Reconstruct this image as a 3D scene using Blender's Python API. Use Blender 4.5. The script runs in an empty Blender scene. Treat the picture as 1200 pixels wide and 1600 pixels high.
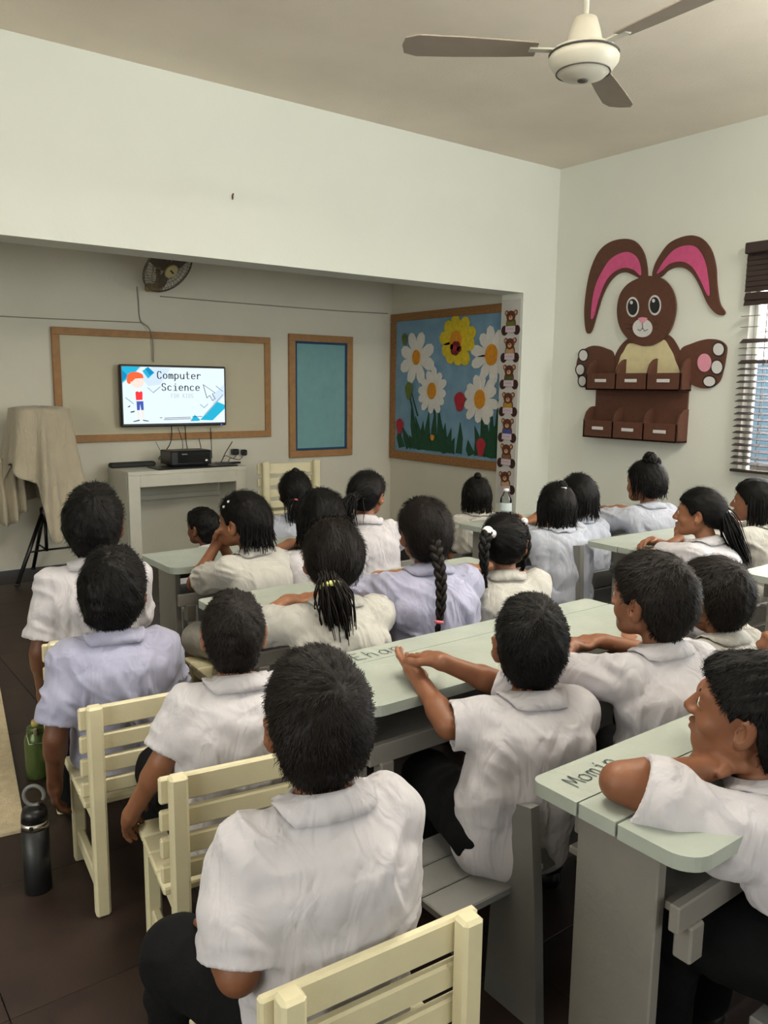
import bpy, math, random
import numpy as np
from mathutils import Matrix, Vector
rng = np.random.default_rng(7)
random.seed(7)
SC = bpy.context.scene
COL = SC.collection
PI = math.pi

# ------------------------------------------------------------------ camera
IMG_W, IMG_H, FPX = 1200, 1600, 1266.5
EYE = np.array([0.0, 0.0, 1.38])
YAW, PITCH, ROLL = 0.6467, 0.15388, 0.01126
def _axes():
    cy, sy, cp, sp = math.cos(YAW), math.sin(YAW), math.cos(PITCH), math.sin(PITCH)
    f = np.array([sy*cp, cy*cp, -sp]); r = np.array([cy, -sy, 0.0]); u = np.cross(r, f)
    cr, sr = math.cos(ROLL), math.sin(ROLL)
    return cr*r + sr*u, -sr*r + cr*u, f
AX_R, AX_U, AX_F = _axes()
cam = bpy.data.cameras.new('camera'); cam_o = bpy.data.objects.new('camera', cam); COL.objects.link(cam_o)
cam.sensor_fit = 'VERTICAL'; cam.sensor_height = 24.0; cam.lens = 24.0*FPX/IMG_H
cam.clip_start = 0.02; cam.clip_end = 200
_m = Matrix.Identity(4)
for i in range(3):
    _m[i][0], _m[i][1], _m[i][2], _m[i][3] = AX_R[i], AX_U[i], -AX_F[i], EYE[i]
cam_o.matrix_world = _m
SC.camera = cam_o
def ray(x, y): return (x-600)/FPX*AX_R - (y-800)/FPX*AX_U + AX_F
def onX(x, y, X): d = ray(x, y); return EYE + d*((X-EYE[0])/d[0])
def onY(x, y, Y): d = ray(x, y); return EYE + d*((Y-EYE[1])/d[1])
def onZ(x, y, Z): d = ray(x, y); return EYE + d*((Z-EYE[2])/d[2])
def depth(p): return float((np.asarray(p)-EYE) @ AX_F)

# ------------------------------------------------------------------ light, world, exposure
SC.view_settings.view_transform = 'Standard'; SC.view_settings.look = 'None'
SC.view_settings.gamma = 1.0; SC.view_settings.use_curve_mapping = False
SC.view_settings.exposure = 0.22
def lin(r, g=None, b=None):
    if g is None: r, g, b = r
    f = lambda c: (c/255/12.92) if c/255 <= .04045 else ((c/255+.055)/1.055)**2.4
    return (f(r), f(g), f(b), 1.0)
world = bpy.data.worlds.new('sky'); SC.world = world; world.use_nodes = True
_bg = world.node_tree.nodes['Background']; _bg.inputs[0].default_value = (0.86, 0.93, 1.0, 1); _bg.inputs[1].default_value = 22.0
def area(name, loc, target, sx, sy, power, color):
    l = bpy.data.lights.new(name, 'AREA'); l.shape = 'RECTANGLE'; l.size = sx; l.size_y = sy; l.energy = power; l.color = color
    o = bpy.data.objects.new(name, l); COL.objects.link(o); o.location = loc
    d = Vector(target) - Vector(loc); o.rotation_euler = d.to_track_quat('-Z', 'Y').to_euler()
    return o
# added fill lights, no window built behind them: rear, left and near right
area('fill_rear', (1.2, -2.42, 1.9), (2.4, 3.0, 3.3), 3.4, 1.3, 46, (0.97, 1.0, 1.0))
area('fill_left', (-2.35, 1.2, 1.8), (4.0, 2.6, 2.7), 3.2, 1.4, 70, (1.0, 1.0, 0.94))
area('fill_right', (5.05, 0.0, 1.8), (2.6, 2.0, 2.9), 2.2, 1.3, 100, (0.93, 0.99, 1.0))
# two unseen overhead tubes, no fixture built; added upward fills brighten the ceiling
for _n, _x, _y, _k in (('a', 1.3, 1.5, 1.0), ('b', 3.9, 0.9, 1.35)):
    area('tube_lamp_down_'+_n, (_x, _y, 2.86), (_x, _y+.3, 0.0), 1.2, 0.06, 20*_k, (1.0, 1.0, 0.92))
    area('ceiling_fill_'+_n, (_x, _y, 2.80), (_x, _y+.1, 4.0), 1.2, 0.06, 42*_k, (1.0, 0.98, 0.90))

# ------------------------------------------------------------------ materials
MATS = {}
def mat(name, col, rough=0.6, var=0.06, scale=8.0, bump=0.0, bscale=60.0, metal=0.0, spec=0.5, speck=None, sheen=0.0, stretch=None, col2=None, fold=0.0):
    """principled material: colour mottled by noise, optional bump and worn specks"""
    if name in MATS: return MATS[name]
    m = bpy.data.materials.new(name); m.use_nodes = True; nt = m.node_tree; N = nt.nodes; L = nt.links
    b = N['Principled BSDF']
    c = lin(col)
    b.inputs['Roughness'].default_value = rough; b.inputs['Metallic'].default_value = metal
    b.inputs['Specular IOR Level'].default_value = spec
    if sheen: b.inputs['Sheen Weight'].default_value = sheen
    tc = N.new('ShaderNodeTexCoord'); src = tc.outputs['Object']
    if stretch:
        mp = N.new('ShaderNodeMapping'); mp.inputs['Scale'].default_value = stretch; L.new(src, mp.inputs['Vector']); src = mp.outputs['Vector']
    nz = N.new('ShaderNodeTexNoise'); nz.inputs['Scale'].default_value = scale; nz.inputs['Detail'].default_value = 5; L.new(src, nz.inputs['Vector'])
    mx = N.new('ShaderNodeMix'); mx.data_type = 'RGBA'
    ca = tuple(min(1, x*(1-var)) for x in c[:3])+(1,); cb = tuple(min(1, x*(1+var)) for x in c[:3])+(1,)
    if col2: cb = lin(col2)
    mx.inputs['A'].default_value = ca; mx.inputs['B'].default_value = cb
    rmp = N.new('ShaderNodeMapRange'); rmp.inputs['From Min'].default_value = .3; rmp.inputs['From Max'].default_value = .7
    L.new(nz.outputs['Fac'], rmp.inputs['Value']); L.new(rmp.outputs['Result'], mx.inputs['Factor'])
    out = mx.outputs['Result']
    if speck:
        n2 = N.new('ShaderNodeTexNoise'); n2.inputs['Scale'].default_value = speck[1]; n2.inputs['Detail'].default_value = 8; n2.inputs['Roughness'].default_value = .7; L.new(src, n2.inputs['Vector'])
        r2 = N.new('ShaderNodeMapRange'); r2.inputs['From Min'].default_value = speck[2]; r2.inputs['From Max'].default_value = speck[2]+.05; L.new(n2.outputs['Fac'], r2.inputs['Value'])
        m2 = N.new('ShaderNodeMix'); m2.data_type = 'RGBA'; L.new(r2.outputs['Result'], m2.inputs['Factor']); L.new(out, m2.inputs['A']); m2.inputs['B'].default_value = lin(speck[0])
        out = m2.outputs['Result']
    L.new(out, b.inputs['Base Color'])
    if bump:
        n3 = N.new('ShaderNodeTexNoise'); n3.inputs['Scale'].default_value = bscale; n3.inputs['Detail'].default_value = 6; L.new(src, n3.inputs['Vector'])
        bp = N.new('ShaderNodeBump'); bp.inputs['Strength'].default_value = bump; bp.inputs['Distance'].default_value = .01
        L.new(n3.outputs['Fac'], bp.inputs['Height']); L.new(bp.outputs['Normal'], b.inputs['Normal'])
        if fold:                                        # soft wrinkles, longer up and down than across
            mp = N.new('ShaderNodeMapping'); mp.inputs['Scale'].default_value = (1, 1, .38); mp.inputs['Rotation'].default_value = (.25, .3, .2); L.new(tc.outputs['Object'], mp.inputs['Vector'])
            n4 = N.new('ShaderNodeTexNoise'); n4.inputs['Scale'].default_value = 15; n4.inputs['Detail'].default_value = 2.5; n4.inputs['Distortion'].default_value = 1.1; L.new(mp.outputs['Vector'], n4.inputs['Vector'])
            b2 = N.new('ShaderNodeBump'); b2.inputs['Strength'].default_value = fold; b2.inputs['Distance'].default_value = .03
            L.new(n4.outputs['Fac'], b2.inputs['Height']); L.new(b2.outputs['Normal'], bp.inputs['Normal'])
    MATS[name] = m
    return m
def emit(name, col, strength=1.0):
    if name in MATS: return MATS[name]
    m = bpy.data.materials.new(name); m.use_nodes = True; nt = m.node_tree
    nt.nodes.remove(nt.nodes['Principled BSDF'])
    e = nt.nodes.new('ShaderNodeEmission'); e.inputs[0].default_value = lin(col); e.inputs[1].default_value = strength
    nt.links.new(e.outputs[0], nt.nodes['Material Output'].inputs[0]); MATS[name] = m
    return m
def glass(name, tint=(1, 1, 1)):
    if name in MATS: return MATS[name]
    m = bpy.data.materials.new(name); m.use_nodes = True; nt = m.node_tree; nt.nodes.remove(nt.nodes['Principled BSDF'])
    t = nt.nodes.new('ShaderNodeBsdfTransparent'); t.inputs[0].default_value = tint+(1,)
    g = nt.nodes.new('ShaderNodeBsdfGlossy'); g.inputs['Roughness'].default_value = .03
    f = nt.nodes.new('ShaderNodeFresnel'); f.inputs[0].default_value = 1.45
    x = nt.nodes.new('ShaderNodeMixShader'); nt.links.new(f.outputs[0], x.inputs[0]); nt.links.new(t.outputs[0], x.inputs[1]); nt.links.new(g.outputs[0], x.inputs[2])
    nt.links.new(x.outputs[0], nt.nodes['Material Output'].inputs[0]); MATS[name] = m
    return m
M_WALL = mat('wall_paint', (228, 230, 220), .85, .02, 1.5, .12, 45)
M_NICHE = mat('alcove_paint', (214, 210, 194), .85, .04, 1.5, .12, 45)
M_CEIL = mat('ceiling_paint', (230, 219, 202), .9, .05, 2.0, .2, 60)
M_TILE = mat('floor_vinyl', (42, 30, 26), .5, .18, 6.0, .05, 90, col2=(55, 39, 33))
M_CREAM = mat('cream_paint', (212, 203, 168), .5, .04, 14, .08, 60, speck=((188, 172, 128), 18, .70))
M_DESK = mat('worn_greygreen_paint', (158, 165, 155), .42, .07, 9, .12, 70, speck=((112, 108, 98), 30, .69))
M_DESKSIDE = mat('grey_board_paint', (126, 122, 115), .55, .06, 9, .1, 70, speck=((96, 90, 82), 26, .70))
M_BENCH = mat('grey_bench_paint', (116, 115, 112), .55, .06, 9, .1, 70, speck=((88, 84, 78), 22, .69))
M_TVTABLE = mat('offwhite_table_paint', (206, 204, 190), .55, .04, 8, .08, 60)
M_TAN = mat('tan_wood_trim', (160, 118, 72), .6, .12, 20, .1, 80, stretch=(1, 1, 1))
M_WHITEBOARD = mat('beige_board', (196, 188, 162), .6, .03, 3)
M_BLACK = mat('black_plastic', (14, 14, 15), .35, .1, 10)
M_GREYPL = mat('grey_plastic', (120, 120, 118), .4, .05, 10)
M_STEEL = mat('steel', (190, 186, 178), .28, .05, 10, metal=1.0)
M_SKIN = [mat('skin_a', (124, 80, 55), .5, .08, 14, .05, 160, spec=.4), mat('skin_b', (104, 66, 46), .5, .08, 14, .05, 160, spec=.4), mat('skin_c', (136, 90, 63), .5, .08, 14, .05, 160, spec=.4)]
M_HAIR = mat('black_hair', (10, 8, 7), .55, .3, 60, 0, spec=.16)
M_HAIRB = mat('brownish_black_hair', (19, 13, 10), .55, .35, 60, 0, spec=.18)
def cloth_mat(n, c): return mat(n, c, .85, .035, 10, .22, 34, sheen=.25, spec=.25, fold=.55)
M_SHIRT = cloth_mat('white_cotton', (190, 186, 190)); M_SHIRTL = cloth_mat('pale_lavender_cotton', (162, 162, 186)); M_SHIRTB = cloth_mat('bluish_white_cotton', (166, 170, 182))
M_SHIRTC = cloth_mat('cream_white_cotton', (176, 173, 166))
M_TROU = mat('black_trouser_cloth', (10, 10, 12), .9, .15, 20, .2, 60, spec=.2)
M_SHOE = mat('black_shoe', (16, 15, 15), .35, .1, 10)
M_EYEW = mat('eye_white', (220, 214, 205), .3, .01); M_IRIS = mat('dark_iris', (24, 15, 10), .15, .05)

# ------------------------------------------------------------------ mesh helpers
def _link_mesh(name, V, faces_flat, sizes, mats, smooth=False, midx=None):
    me = bpy.data.meshes.new(name)
    V = np.asarray(V, np.float32).reshape(-1, 3)
    me.vertices.add(len(V)); me.vertices.foreach_set('co', V.ravel())
    ff = np.asarray(faces_flat, np.int32); sz = np.asarray(sizes, np.int32)
    me.loops.add(len(ff)); me.loops.foreach_set('vertex_index', ff)
    me.polygons.add(len(sz)); st = np.zeros(len(sz), np.int32); st[1:] = np.cumsum(sz)[:-1]
    me.polygons.foreach_set('loop_start', st)
    me.polygons.foreach_set('use_smooth', np.full(len(sz), bool(smooth)) if not hasattr(smooth, '__len__') else np.asarray(smooth, bool))
    for m in (mats if isinstance(mats, (list, tuple)) else [mats]): me.materials.append(m)
    if midx is not None: me.polygons.foreach_set('material_index', np.asarray(midx, np.int32))
    me.update(calc_edges=True); me.validate()
    return me
WM = {}
def add_obj(name, me, parent=None, loc=None, rotz=0.0):
    o = bpy.data.objects.new(name, me); COL.objects.link(o)
    if loc is not None: o.location = loc; o.rotation_euler = (0, 0, rotz)
    loc_m = Matrix.Translation(Vector(loc) if loc is not None else Vector((0, 0, 0))) @ Matrix.Rotation(rotz, 4, 'Z')
    if parent is not None:
        o.parent = parent; WM[o.name] = WM[parent.name] @ loc_m
    else: WM[o.name] = loc_m
    return o
def tag(o, label=None, cat=None, group=None, kind=None):
    if label: o['label'] = label
    if cat: o['category'] = cat
    if group: o['group'] = group
    if kind: o['kind'] = kind
    return o
def thing(name, label, cat, loc, rotz=0.0, group=None):
    return tag(add_obj(name, None, None, loc, rotz), label, cat, group)
_BOX = None
def _box_template():
    C = [(x, y, z) for x in (-1, 1) for y in (-1, 1) for z in (-1, 1)]
    vid = lambda c, a: C.index(c)*3+a
    F = []
    for a in range(3):
        o1, o2 = [i for i in range(3) if i != a]
        for s in (-1, 1):
            q = []
            for (p, r) in ((-1, -1), (1, -1), (1, 1), (-1, 1)):
                c = [0, 0, 0]; c[a] = s; c[o1] = p; c[o2] = r; q.append(vid(tuple(c), a))
            F.append(q)
    for c_ax in range(3):
        a, b = [i for i in range(3) if i != c_ax]
        for sa in (-1, 1):
            for sb in (-1, 1):
                c0 = [0, 0, 0]; c0[a] = sa; c0[b] = sb; c0[c_ax] = -1; c1 = list(c0); c1[c_ax] = 1
                F.append([vid(tuple(c0), a), vid(tuple(c0), b), vid(tuple(c1), b), vid(tuple(c1), a)])
    for c in C: F.append([vid(c, 0), vid(c, 1), vid(c, 2)])
    P = np.zeros((24, 3))
    for i, c in enumerate(C):
        for a in range(3):
            v = np.array(c, float)*.8; v[a] = c[a]; P[i*3+a] = v
    G = []
    for f in F:
        n = np.cross(P[f[1]]-P[f[0]], P[f[2]]-P[f[1]])
        G.append(f if n @ P[f].mean(0) > 0 else f[::-1])
    return np.array(C, float), G
class MB:
    def __init__(s): s.V = []; s.F = []; s.S = []; s.M = []; s.n = 0; s.mi = 0
    def raw(s, V, F, smooth=False):
        V = np.asarray(V, float).reshape(-1, 3); s.V.append(V)
        for f in F: s.F.append([int(i)+s.n for i in f]); s.S.append(smooth); s.M.append(s.mi)
        s.n += len(V); return s
    def box(s, c, d, bev=.003, R=None, top=None):
        """chamfered box: centre c, size d, optional 3x3 rotation R, top=(sx,sy) taper of the upper end"""
        global _BOX
        if _BOX is None: _BOX = _box_template()
        C, F = _BOX; h = np.array(d, float)/2; b = min(bev, .45*min(d))
        P = np.zeros((24, 3))
        for i, c0 in enumerate(C):
            for a in range(3):
                v = c0*(h-b); v[a] = c0[a]*h[a]; P[i*3+a] = v
        if top is not None:
            t = (P[:, 2]/h[2]+1)/2
            P[:, 0] *= 1+(top[0]-1)*t; P[:, 1] *= 1+(top[1]-1)*t
        if R is not None: P = P @ np.asarray(R).T
        return s.raw(P+np.array(c), F)
    def tube(s, pts, r, n=8, cap=True, smooth=True):
        P = np.asarray(pts, float); m = len(P); r = np.full(m, r) if np.isscalar(r) else np.asarray(r, float)
        T = np.gradient(P, axis=0); T /= np.linalg.norm(T, axis=1)[:, None]+1e-12
        a = np.array([0, 0, 1.0]) if abs(T[0][2]) < .9 else np.array([1.0, 0, 0])
        V = []
        for i in range(m):
            a = a - T[i]*(a @ T[i]); a /= np.linalg.norm(a); b = np.cross(T[i], a)
            for k in range(n):
                t = 2*PI*k/n; V.append(P[i]+r[i]*(math.cos(t)*a+math.sin(t)*b))
        F = [(i*n+k, i*n+(k+1) % n, (i+1)*n+(k+1) % n, (i+1)*n+k) for i in range(m-1) for k in range(n)]
        if cap: F += [tuple(range(n))[::-1], tuple((m-1)*n+k for k in range(n))]
        return s.raw(V, F, smooth)
    def lathe(s, prof, c=(0, 0, 0), n=24, R=None, smooth=True, cap=True):
        V = [(r*math.cos(2*PI*k/n), r*math.sin(2*PI*k/n), z) for (r, z) in prof for k in range(n)]
        V = np.array(V)
        if R is not None: V = V @ np.asarray(R).T
        m = len(prof)
        F = [(i*n+k, i*n+(k+1) % n, (i+1)*n+(k+1) % n, (i+1)*n+k) for i in range(m-1) for k in range(n)]
        if cap: F += [tuple(range(n))[::-1], tuple((m-1)*n+k for k in range(n))]
        return s.raw(V+np.array(c), F, smooth)
    def prism(s, poly, fn, d0, d1):
        """extrude a 2-D outline; fn(u,v,d) maps to 3-D"""
        n = len(poly)
        V = [fn(u, v, d0) for u, v in poly]+[fn(u, v, d1) for u, v in poly]
        F = [tuple(range(n)), tuple(range(2*n-1, n-1, -1))]+[(i, n+i, n+(i+1) % n, (i+1) % n) for i in range(n)]
        s.raw(V, F); return s
    def ball(s, c, r, n=10, R=None):
        prof = [(max(1e-4, math.sin(PI*i/n)), -math.cos(PI*i/n)) for i in range(n+1)]
        V = np.array([(p*math.cos(2*PI*k/(n+2)), p*math.sin(2*PI*k/(n+2)), z) for p, z in prof for k in range(n+2)])*np.array(r)
        if R is not None: V = V @ np.asarray(R).T
        q = n+2
        F = [(i*q+k, i*q+(k+1) % q, (i+1)*q+(k+1) % q, (i+1)*q+k) for i in range(n) for k in range(q)]
        return s.raw(V+np.array(c), F, True)
    def mesh(s, name, m, W=None):
        V = np.concatenate(s.V)
        if W is not None:
            A = np.array(W.inverted()); V = V @ A[:3, :3].T + A[:3, 3]
        return _link_mesh(name, V, [i for f in s.F for i in f], [len(f) for f in s.F], m, s.S, s.M)
    def part(s, name, m, parent, world=True, label=None):
        """one mesh object; world=True when the shape was given in world coordinates"""
        o = add_obj(name, s.mesh(name, m, WM[parent.name] if (world and parent is not None) else None), parent)
        if label: o['label'] = label
        return o
def fix_normals(o):
    import bmesh
    bm = bmesh.new(); bm.from_mesh(o.data); bmesh.ops.recalc_face_normals(bm, faces=bm.faces); bm.to_mesh(o.data); bm.free(); return o
KIDS_OF = {}
def copy_tree(o, parent=None):
    c = o.copy(); COL.objects.link(c)
    if parent is not None: c.parent = parent
    WM[c.name] = WM[parent.name] if parent is not None else WM[o.name]
    for ch in [x for x in bpy.data.objects if x.parent == o]: copy_tree(ch, c)
    return c
def place_copy(src, loc, rotz, label):
    c = copy_tree(src); c.location = loc; c.rotation_euler = (0, 0, rotz)
    c['label'] = label; WM[c.name] = Matrix.Translation(Vector(loc)) @ Matrix.Rotation(rotz, 4, 'Z')
    return c
def rotz3(a): c, s = math.cos(a), math.sin(a); return np.array([[c, -s, 0], [s, c, 0], [0, 0, 1.0]])
def rotx3(a): c, s = math.cos(a), math.sin(a); return np.array([[1, 0, 0], [0, c, -s], [0, s, c.real]])
def roty3(a): c, s = math.cos(a), math.sin(a); return np.array([[c, 0, s], [0, 1, 0], [-s, 0, c]])
def bez(pts, n=24):
    """smooth Catmull-Rom curve through points"""
    P = np.asarray(pts, float); Q = np.vstack([2*P[0]-P[1], P, 2*P[-1]-P[-2]]); out = []
    for i in range(1, len(Q)-2):
        for t in np.linspace(0, 1, n, endpoint=False):
            a, b, c, d = Q[i-1], Q[i], Q[i+1], Q[i+2]
            out.append(.5*(2*b+(c-a)*t+(2*a-5*b+4*c-d)*t*t+(3*b-a-3*c+d)*t**3))
    out.append(P[-1]); return np.array(out)
def closed(pts, n=6):
    P = np.asarray(pts, float); m = len(P); out = []
    for i in range(m):
        a, b, c, d = P[i-1], P[i], P[(i+1) % m], P[(i+2) % m]
        for t in np.linspace(0, 1, n, endpoint=False):
            out.append(.5*(2*b+(c-a)*t+(2*a-5*b+4*c-d)*t*t+(3*b-a-3*c+d)*t**3))
    return np.array(out)
GLY = {  # stroke letters on a 0..1 box (x,y), y up
 'C': [[(.9, .8), (.7, 1), (.3, 1), (.1, .75), (.1, .25), (.3, 0), (.7, 0), (.9, .2)]],
 'S': [[(.88, .82), (.65, 1), (.32, 1), (.12, .8), (.2, .58), (.75, .42), (.9, .22), (.7, 0), (.3, 0), (.1, .18)]],
 'o': [[(.5, .68), (.2, .58), (.1, .34), (.2, .08), (.5, 0), (.8, .08), (.9, .34), (.8, .58), (.5, .68)]],
 'm': [[(.08, 0), (.08, .66)], [(.08, .5), (.25, .66), (.45, .6), (.5, .45), (.5, 0)], [(.5, .45), (.65, .66), (.85, .62), (.92, .45), (.92, 0)]],
 'p': [[(.12, -.3), (.12, .66)], [(.12, .5), (.4, .68), (.75, .6), (.9, .34), (.75, .06), (.4, 0), (.12, .15)]],
 'u': [[(.12, .66), (.12, .2), (.3, 0), (.6, 0), (.88, .2)], [(.88, .66), (.88, 0)]],
 't': [[(.4, 1), (.4, .15), (.55, 0), (.85, .03)], [(.1, .66), (.82, .66)]],
 'e': [[(.12, .36), (.9, .36), (.85, .56), (.5, .68), (.2, .58), (.1, .34), (.2, .08), (.5, 0), (.85, .08)]],
 'r': [[(.2, 0), (.2, .66)], [(.2, .42), (.45, .66), (.75, .66), (.88, .55)]],
 'c': [[(.86, .56), (.5, .68), (.2, .58), (.1, .34), (.2, .08), (.5, 0), (.86, .1)]],
 'i': [[(.25, .66), (.55, .66), (.55, 0)], [(.2, 0), (.85, 0)], [(.53, .9), (.57, .96)]],
 'n': [[(.15, 0), (.15, .66)], [(.15, .45), (.4, .68), (.7, .64), (.86, .45), (.86, 0)]],
 'F': [[(.15, 0), (.15, 1), (.85, 1)], [(.15, .55), (.7, .55)]], 'O': [[(.3, 0), (.1, .3), (.1, .7), (.3, 1), (.7, 1), (.9, .7), (.9, .3), (.7, 0), (.3, 0)]],
 'R': [[(.15, 0), (.15, 1), (.65, 1), (.85, .8), (.65, .52), (.15, .5)], [(.5, .5), (.88, 0)]], 'K': [[(.15, 0), (.15, 1)], [(.85, 1), (.15, .45)], [(.35, .6), (.88, 0)]],
 'I': [[(.5, 0), (.5, 1)], [(.2, 0), (.8, 0)], [(.2, 1), (.8, 1)]], 'D': [[(.15, 0), (.15, 1), (.6, 1), (.88, .7), (.88, .3), (.6, 0), (.15, 0)]],
 'E': [[(.85, 1), (.15, .95), (.12, .05), (.85, 0)], [(.13, .52), (.7, .54)]], 'h': [[(.15, 0), (.2, 1)], [(.17, .4), (.45, .65), (.75, .55), (.82, 0)]],
 'a': [[(.8, .6), (.45, .68), (.15, .45), (.15, .15), (.45, 0), (.78, .2), (.82, .62), (.9, 0)]],
 'M': [[(.02, 0), (.12, 1), (.5, .3), (.85, 1), (1.0, 0)]],
}
def write(mb, text, fn, x, y, w, h, adv, th):
    """thin flat strokes; fn(u,v) -> 3-D point on the surface"""
    for ch in text:
        for st in GLY.get(ch, []):
            P = [np.array((x+a*w, y+b*h)) for a, b in st]
            for p, q in zip(P[:-1], P[1:]):
                d = q-p; L = np.linalg.norm(d)+1e-9; d /= L; nn = np.array((-d[1], d[0]))*th/2; e = d*th*.4
                mb.raw([fn(*(p-e-nn)), fn(*(q+e-nn)), fn(*(q+e+nn)), fn(*(p-e+nn))], [(0, 1, 2, 3)])
        x += adv
    return mb

# ------------------------------------------------------------------ the room
XL, XR, YR, YB, YN, XJ, ZC, ZS = -2.5, 5.198, -2.6, 4.6, 6.353, 4.827, 3.102, 2.12
XN, BT = 4.873, 0.236            # alcove right wall, thickness of the beam wall
def struct(name, mb, m, parent=None):
    o = add_obj(name, mb.mesh(name, m), parent)
    if parent is None: o['kind'] = 'structure'
    return o
# floor: slab and one tile per object
fl = struct('floor', MB().box(((XL+XR)/2, (YR+YN)/2, -.06), (XR-XL+.4, YN-YR+.4, .1), .001), mat('floor_grout', (36, 27, 24), .8, .1, 10))
TS = .52
tile_me = MB().box((0, 0, 0), (TS-.002, TS-.002, .012), .001).mesh('tile', M_TILE)
for i in range(int((XR+.6)/TS)+1):
    for j in range(int((YN+.8)/TS)+1):
        x0, y0 = -.6+i*TS+.13, -.8+j*TS+.21
        if x0 > XR-.2 or y0 > YN-.2: continue
        t = add_obj('tile', tile_me, fl); t.location = (x0, y0, -.006+random.uniform(-.0006, 0)); t.rotation_euler = (0, 0, random.choice((0, PI/2, PI)))
struct('ceiling', MB().box(((XL+XR)/2, (YR+YN)/2, ZC+.06), (XR-XL+.4, YN-YR+.4, .12), .001), M_CEIL)
struct('wall_left', MB().box((XL-.08, (YR+YN)/2, ZC/2), (.16, YN-YR+.3, ZC), .001), M_WALL)
struct('wall_rear', MB().box(((XL+XR)/2, YR-.08, ZC/2), (XR-XL+.3, .16, ZC), .001), M_WALL)
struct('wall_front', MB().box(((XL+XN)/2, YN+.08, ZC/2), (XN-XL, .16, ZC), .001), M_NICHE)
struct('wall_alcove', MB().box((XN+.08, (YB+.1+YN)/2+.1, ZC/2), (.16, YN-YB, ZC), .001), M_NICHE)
# the deep beam with the pillar it rests on
bm_ = MB(); poly = [(XL, ZS), (XJ, ZS), (XJ, 0), (XR, 0), (XR, ZC), (XL, ZC)]
bm_.prism(poly, lambda u, v, d: (u, d, v), YB, YB+BT)
o = fix_normals(struct('wall_beam', bm_, M_WALL))
# right wall with the window opening
WY0, WY1, WZ0, WZ1 = 1.0, 2.925, .84, 2.26
r = MB()
r.prism([(YR, 0), (YB+.02, 0), (YB+.02, ZC), (YR, ZC), (YR, WZ0), (WY0, WZ0), (WY0, WZ1), (WY1, WZ1), (WY1, WZ0), (YR, WZ0-.0005)], lambda u, v, d: (d, u, v), XR, XR+.12)
fix_normals(struct('wall_right', r, M_WALL))
# window: frame, panes, grille; what stands outside it
wn = struct('window_1', MB().box((XR+.09, WY1-.012, (WZ0+WZ1)/2), (.05, .022, WZ1-WZ0), .004).box((XR+.09, WY0+.03, (WZ0+WZ1)/2), (.05, .05, WZ1-WZ0), .004)
    .box((XR+.09, (WY0+WY1)/2, WZ0+.03), (.05, WY1-WY0-.1, .05), .004).box((XR+.09, (WY0+WY1)/2, WZ1-.03), (.05, WY1-WY0-.1, .05), .004)
    .box((XR+.09, (WY0+WY1)/2, (WZ0+WZ1)/2), (.045, .05, WZ1-WZ0-.1), .004), M_WALL)
for a, b in ((WY0+.055, (WY0+WY1)/2-.025), ((WY0+WY1)/2+.025, WY1-.024)):
    add_obj('pane', MB().box((XR+.09, (a+b)/2, (WZ0+WZ1)/2), (.005, b-a, WZ1-WZ0-.11), .001).mesh('pane', glass('window_glass')), wn)
mw = mat('grille_iron', (40, 36, 34), .5, .1, 10)
bar_v = MB().tube([(0, 0, WZ0), (0, 0, WZ1)], .004, 6).mesh('grille_bar', mw)
bar_h = MB().tube([(0, WY0, 0), (0, WY1, 0)], .004, 6).mesh('grille_bar', mw)
for i in range(17):
    b = add_obj('grille_bar', bar_v, wn); b.location = (XR+.112, WY0+.06+i*(WY1-WY0-.12)/16, 0)
for i in range(13):
    b = add_obj('grille_bar', bar_h, wn); b.location = (XR+.112, 0, WZ0+.06+i*(WZ1-WZ0-.12)/12)
struct('exterior_ground', MB().box((9.5, 3, -.06), (8, 16, .1), .001), mat('outside_paving', (170, 160, 150), .9, .1, 3))
struct('exterior_wall', MB().box((9.0, 4.5, 1.6), (.3, 12, 3.2), .001), mat('outside_pink_plaster', (226, 196, 184), .9, .08, 3))
gt = thing('metal_gate', 'teal sheet metal gate outside beyond the window blind', 'gate', (8.3, 4.3, 0))
for k in range(9): MB().box((8.3, 3.1+k*.34, .82), (.05, .32, 1.56), .01).part('panel', mat('teal_metal', (8, 36, 46), .9, .15, 4), gt)
MB().box((8.34, 4.46, 1.63), (.07, 3.1, .07), .01).box((8.34, 4.46, .05), (.07, 3.1, .07), .01).part('rail', mat('teal_metal', (8, 36, 46)), gt)
# venetian blind hung in front of the opening
vb = thing('venetian_blind', 'dark brown venetian blind hanging over the window in the right wall', 'blind', (XR, 2.945, WZ0))
M_SLAT = mat('dark_brown_slat', (52, 38, 34), .5, .15, 12, 0, stretch=(1, .1, 1))
BY0, BY1 = .9, 2.945
MB().box((XR-.045, (BY0+BY1)/2, 2.285), (.075, BY1-BY0, .07), .006).part('headrail', M_SLAT, vb)
sl = MB().box((0, 0, 0), (.05, BY1-BY0, .0035), .001).mesh('slat', M_SLAT)
def slat(z, tilt):
    s_ = add_obj('slat', sl, vb); s_.location = (-.04, (BY0+BY1)/2-2.945, z-WZ0); s_.rotation_euler = (0, -tilt, 0)
for k in range(7): slat(2.235-k*.033, math.radians(80))
for k in range(2): slat(1.985-k*.035, math.radians(72))
for z in (1.86, 1.79): slat(z, math.radians(6))
for z, t in ((1.70, 34), (1.655, 6), (1.61, 6), (1.565, 30)): slat(z, math.radians(t))
z = 1.52
while z > .88: slat(z, math.radians(15)); z -= .0415
MB().box((XR-.04, (BY0+BY1)/2, .85), (.052, BY1-BY0, .018), .004).part('bottom_rail', M_SLAT, vb)
for y in (1.2, 1.95, 2.75): MB().tube([(XR-.066, y, .85), (XR-.066, y, 2.26)], .0012, 5).part('cord', mat('blind_cord', (190, 180, 160)), vb)
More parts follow.
